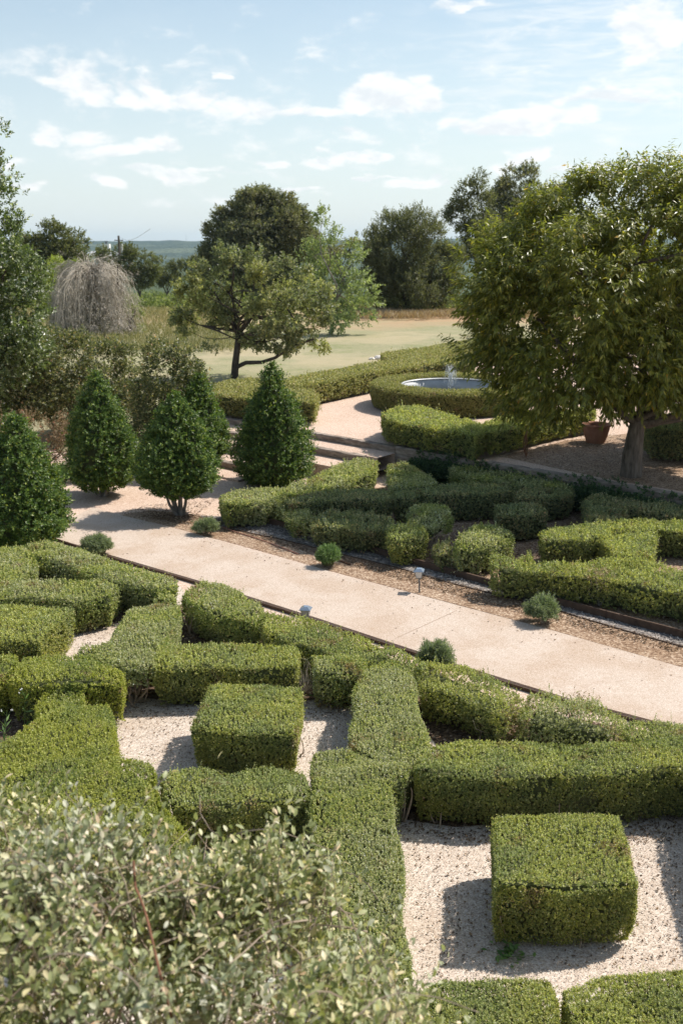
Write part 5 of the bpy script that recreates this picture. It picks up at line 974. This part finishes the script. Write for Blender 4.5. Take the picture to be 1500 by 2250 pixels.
# ------------------------------------------------------------------ silvery shrub in the foreground
def silver_shrub():
    lob = [((-.95, 2.75, 1.85), (1.05, .95, 1.12)), ((-.15, 2.80, 1.75), (.62, .85, 1.02)), ((-1.7, 3.1, 2.0), (.9, .95, 1.02)), ((.08, 2.15, 1.80), (.50, .6, .88)), ((-.75, 2.2, 2.0), (.9, .7, .95)), ((-.34, 3.35, 1.70), (.62, .55, 1.0)), ((-1.1, 3.2, 1.84), (.7, .6, 1.0))]
    P, D = [], []
    for c, R in lob:
        c = np.array(c); R = np.array(R); k = int(1750 * (R[0] * R[1] + R[0] * R[2])); d = rdir(k); d[:, 2] = np.where(d[:, 2] < -.3, -d[:, 2], d[:, 2])
        q = c + d * R * (1 - .34 * rng.uniform(0, 1, (k, 1)) ** 1.4 + .06 * sn(d * R, 4, 3)[:, None]); ins = np.zeros(k, bool)
        for c2, R2 in lob: ins |= (np.linalg.norm((q - np.array(c2)) / np.array(R2), axis=1) < .68)
        P.append(q[~ins]); D.append(d[~ins])
    P = np.concatenate(P); D = np.concatenate(D); P = P + nrm(D) * (np.maximum(sn(P, 5, 44), -.4)[:, None] * .14 - .02)
    hole = np.array([*at(345, 2030, 2.75)]); keep = np.linalg.norm((P - hole) * np.array([1, .6, 1]), axis=1) > .19; P, D = P[keep], D[keep]
    keep = (sn(P, 5.5, 12) > -.16) | (rng.uniform(size=len(P)) < .07); P, D = P[keep], D[keep]
    n = len(P); dirs = nrm(D * .5 + np.array([.08, .1, .75]) + rng.normal(0, .42, (n, 3))); L = rng.uniform(.08, .20, n)
    long = rng.uniform(size=n) < .07; L = np.where(long, L * 2.1, L)
    v, tri, quad = sprigs(P, dirs, L, 9, .043, .022, .75, 0, .12, .35, True, .3)
    st = [tube(np.array([p_ - d_ * .06, p_ + d_ * l_ * .5, p_ + d_ * l_]), [.0022, .0016, .001], 3) for p_, d_, l_ in zip(P[::2], dirs[::2], L[::2])]
    e = empty('silvery_shrub', (-.7, 2.7, 0)); tag(e, 'big silvery-leaved shrub filling the lower left foreground', 'shrub')
    child(mesh_np('foliage', [(v, tri, 0), (v, quad + 0, 0)] if False else [(v, tri, 0)], [M['silver']]), e) if False else None
    # triangles and quads share one vertex set so that each leaf stays one island
    me_faces = np.concatenate([tri, np.stack([quad[:, 0], quad[:, 1], quad[:, 2]], 1), np.stack([quad[:, 0], quad[:, 2], quad[:, 3]], 1)])
    child(mesh_np('foliage', [(v, me_faces, 0)], [M['silver']], smooth=(0,)), e)
    tw = []
    for i in range(420):
        a = np.array([rng.uniform(-1.9, .3), rng.uniform(2.0, 3.2), rng.uniform(.8, 1.6)]); j = rng.integers(n); tw.append(tube(curve(a, P[j], .12, 8), np.linspace(.0055, .0025, 8), 5))
    for i in range(520):
        j = rng.integers(n); a = P[j] + np.array([0, 0, .02]); dd = nrm(np.array([rng.normal(), rng.normal() * .5, rng.uniform(-.1, .6)])); tw.append(tube(curve(a - dd * .1, a + dd * rng.uniform(.15, .4), .1, 7), np.linspace(.0036, .0018, 7), 4))
    child(mesh_np('twigs', [(*joinq(tw), 0), (*joinq(st), 0)], [M['twig']]), e)
    s0 = at(298, 1950, 2.98); s1 = at(352, 2140, 2.55); cv_ = np.concatenate([curve(s0 + (-.02, .08, .05), s0, .02, 3)[:-1], curve(s0, s1, .015, 8), curve(s1, s1 + np.array([.1, .1, -1.0]), .02, 4)[1:]]); child(mesh_np('woody_stem', [(*tube(cv_, .0045, 7), 0)], [M['red_stem']]), e)
    trk = [tube(curve((-.7 + rng.normal(0, .15), 2.7 + rng.normal(0, .15), 0), (-.7 + rng.normal(0, .6), 2.7 + rng.normal(0, .4), 1.6), .06, 8), np.linspace(.035, .015, 8), 7) for _ in range(9)]
    child(mesh_np('trunk', [(*joinq(trk), 0)], [M['bark_dark']]), e)
silver_shrub()

# weeds at the left edge
def weed(label, px, py_b, py_t, n=10):
    g0 = G(px, py_b, 0); top = at(px + 4, py_t, g0[1]); cv_ = curve(g0, top, .03, 8); B = cv_[rng.integers(1, 6, n)]; D = nrm(np.column_stack([rng.normal(0, 1, (n, 2)), rng.uniform(.2, .8, n)]))
    bl = [(*tube(cv_, np.linspace(.004, .002, 8), 5), 0), (*leaves(B, D, rdir(n), .11, .022), 0)]
    for k in range(3): d = nrm(np.array([rng.normal(), rng.normal(), 1.5])); bl.append((*tube(np.array([cv_[6], cv_[6] + d * .08]), .0018, 4), 0)); bl.append((*leaves(np.repeat((cv_[6] + d * .08)[None], 8, 0), rdir(8), rdir(8), .014, .012), 1))
    o = mesh_np('tall_weed', bl, [M['leafy_weed'], M['white_wall']]); tag(o, label, 'weed', 'weeds at the left edge'); rebase(o, g0)
weed('thin tall weed with white seed heads at the left edge', 12, 1640, 1560, 14)
weed('branching weed right of the other, by the lime hedge', 52, 1610, 1520, 8)
def low_weed(label, px, py):
    g0 = G(px, py, 0); n = 46; B = g0 + 0 + np.column_stack([rng.normal(0, .07, (n, 2)), rng.uniform(0, .06, n)]); D = nrm(np.column_stack([rng.normal(0, 1, (n, 2)), rng.uniform(.1, .7, n)])); o = mesh_np('low_weed', [(*leaves(B, D, np.tile([0, 0, 1.], (n, 1)), .06, .03), 0), (*joinq([tube(np.array([g0 - (0, 0, .01), b_ + d_ * .02]), .002, 3) for b_, d_ in zip(B, D)]), 0)], [M['leafy_weed']]); tag(o, label, 'weed'); rebase(o, g0)
low_weed('low leafy weed at the foot of the long hedge right of the centre cube', 712, 1532)
low_weed('faint low weed in the shade on the gravel left of the large cube', 1120, 2100)

# dead patch and dry twigs in the near ragged hedge
def dead_patch(label, px, py, n=50, mt='grey_twig', lf=None, z=.2, hgt=.35):
    g0 = G(px, py, z); g0[2] = 0; ts = [tube(curve(g0 + (0, 0, .03), g0 + np.array([rng.normal(0, .12), rng.normal(0, .1), rng.uniform(.5, 1) * hgt]), .1, 5), np.linspace(.004, .0015, 5), 4) for _ in range(n)]
    bl = [(*joinq(ts), 0)]
    if lf: B = g0 + np.column_stack([rng.normal(0, .09, (140, 2)), rng.uniform(.5, 1.05, 140) * hgt]); bl.append((*sprigs(B, nrm(rdir(140) + (0, 0, 1)), .04, 6, .022, .014), 1))
    o = mesh_np('dead_branches', bl, [M[mt]] + ([M[lf]] if lf else [])); tag(o, label, 'dead branches'); rebase(o, g0)
dead_patch('bundle of dry grey twigs poking out of the ragged path hedge', 1098, 1575, 60, z=.25, hgt=.46)
dead_patch('orange-brown dead twigs beside the path edging at the right', 1262, 1566, 30, lf='dry', z=.3, hgt=.46)
dead_patch('reddish dead shoots on the long ragged hedge across the path', 1320, 1270, 30, lf='dry', z=.45, hgt=.56)
dead_patch('pale dead twigs in the gap right of the long hedge', 668, 1458, 30, z=.4, hgt=.52)
dead_patch('bare brown dead plant at the tip of the near V-shaped hedge', 1155, 1005, 1, z=ZT) if False else None
g0 = G(1155, 1003, ZT); o = mesh_np('dead_sapling', [(*joinq([tube(curve(g0, g0 + np.array([rng.normal(0, .05), 0, .68]), .05, 6), np.linspace(.014, .005, 6), 5) for _ in range(5)]), 0)], [M['red_stem']]); tag(o, 'bare reddish dead sapling at the front corner of the V-shaped hedge', 'sapling'); rebase(o, g0)

# litter and loose stones
def scatter(name, label, regions, material, size, z=.016, cat='litter'):
    P = np.concatenate([np.column_stack([sample_poly(np.array(gpx(r)), n), np.full(n, z)]) for r, n in regions]); n = len(P); D = nrm(np.column_stack([rng.normal(0, 1, (n, 2)), rng.normal(0, .25, n)]))
    s = size * rng.uniform(.5, 1.4, n); o = mesh_np(name, [(*leaves(P, D, nrm(np.array([0, 0, 1.]) + rng.normal(0, .3, (n, 3))), s, s * .6, .25), 0)], [M[material]]); tag(o, label, cat, None, 'stuff')
scatter('leaf_litter', 'dead brown leaf litter under and beside the near hedges', [([(255, 1500), (440, 1520), (700, 1530), (770, 1545), (760, 1575), (440, 1572), (300, 1585), (250, 1560)], 1500), ([(870, 1780), (1080, 1800), (1500, 1780), (1500, 1850), (1380, 1860), (1080, 1860), (870, 1830)], 1800), ([(380, 1370), (560, 1400), (760, 1450), (560, 1470), (380, 1440)], 1500), ([(930, 1500), (1150, 1590), (1300, 1630), (940, 1640)], 1300), ([(880, 1830), (1090, 1830), (1090, 2150), (930, 2150)], 380), ([(1380, 1800), (1500, 1800), (1500, 2120), (1200, 2140)], 520), ([(250, 1580), (430, 1570), (430, 1690), (250, 1660)], 200), ([(660, 1540), (780, 1540), (760, 1640), (640, 1680)], 200), ([(150, 1360), (280, 1350), (230, 1410), (140, 1440)], 300)], 'dead_leaf', .022)
scatter('bark_litter', 'dry leaf and bark litter in the beds across the path', [([(300, 1135), (480, 1165), (700, 1220), (960, 1300), (1500, 1440), (1500, 1420), (1000, 1280), (700, 1210), (440, 1130)], 5000), ([(860, 1180), (1100, 1140), (1300, 1180), (1200, 1250), (960, 1230)], 3000), ([(500, 1136), (640, 1160), (760, 1194), (1150, 1300), (1160, 1270), (800, 1180), (600, 1130)], 1800), ([(480, 1100), (330, 1110), (260, 1130), (420, 1140)], 700)], 'dead_leaf', .032)
scatter('loose_stones', 'loose pale and grey stones on the gravel strip', [([(480, 1150), (640, 1180), (900, 1248), (1200, 1330), (1500, 1414), (1500, 1400), (1150, 1306), (900, 1236), (640, 1162), (500, 1136)], 4200)], 'stone_grey', .035)
scatter('pebbles', 'loose pale pebbles of the near gravel squares', [([(870, 1830), (1500, 1830), (1500, 2180), (930, 2180)], 9000), ([(250, 1560), (775, 1560), (740, 1690), (240, 1660)], 6000), ([(150, 1360), (280, 1350), (190, 1450), (130, 1440)], 1200)], 'stone_bits', .012)
scatter('path_litter', 'few dry leaves and bits blown onto the path', [([(262, 1136), (560, 1215), (960, 1325), (1500, 1475), (1500, 1500), (900, 1330), (500, 1215), (262, 1150)], 170), ([(240, 1215), (700, 1360), (1500, 1600), (1500, 1480), (750, 1270), (300, 1150)], 60)], 'dead_leaf', .026, .034)
# litter on the upper terrace below the fruit tree
P = sample_poly(np.array([G(x, y, .61)[:2] for x, y in [(1000, 985), (1250, 950), (1500, 960), (1500, 1080), (1300, 1040)]]), 2500); n = len(P); P = np.column_stack([P, np.full(n, .618)])
o = mesh_np('fallen_leaves', [(*leaves(P, nrm(np.column_stack([rng.normal(0, 1, (n, 2)), rng.normal(0, .2, n)])), np.tile([0, 0, 1.], (n, 1)), .06, .02), 0)], [M['dead_leaf']]); tag(o, 'fallen leaves under the fruit tree on the terrace', 'litter', None, 'stuff')

# ------------------------------------------------------------------ haze
m, t, out = mat('haze'); pv = t.new('ShaderNodeVolumePrincipled'); pv.inputs['Color'].default_value = (.60, .82, 1, 1); pv.inputs['Density'].default_value = .00010
pv.inputs['Anisotropy'].default_value = .2; t.l.new(pv.outputs[0], out.inputs['Volume'])
hv, hf = box((0, 0, 12), (1, 0), (11000, 11000, 102)); ho = mesh_np('haze', [(hv, hf, 0)], [m]); ho['kind'] = 'stuff'
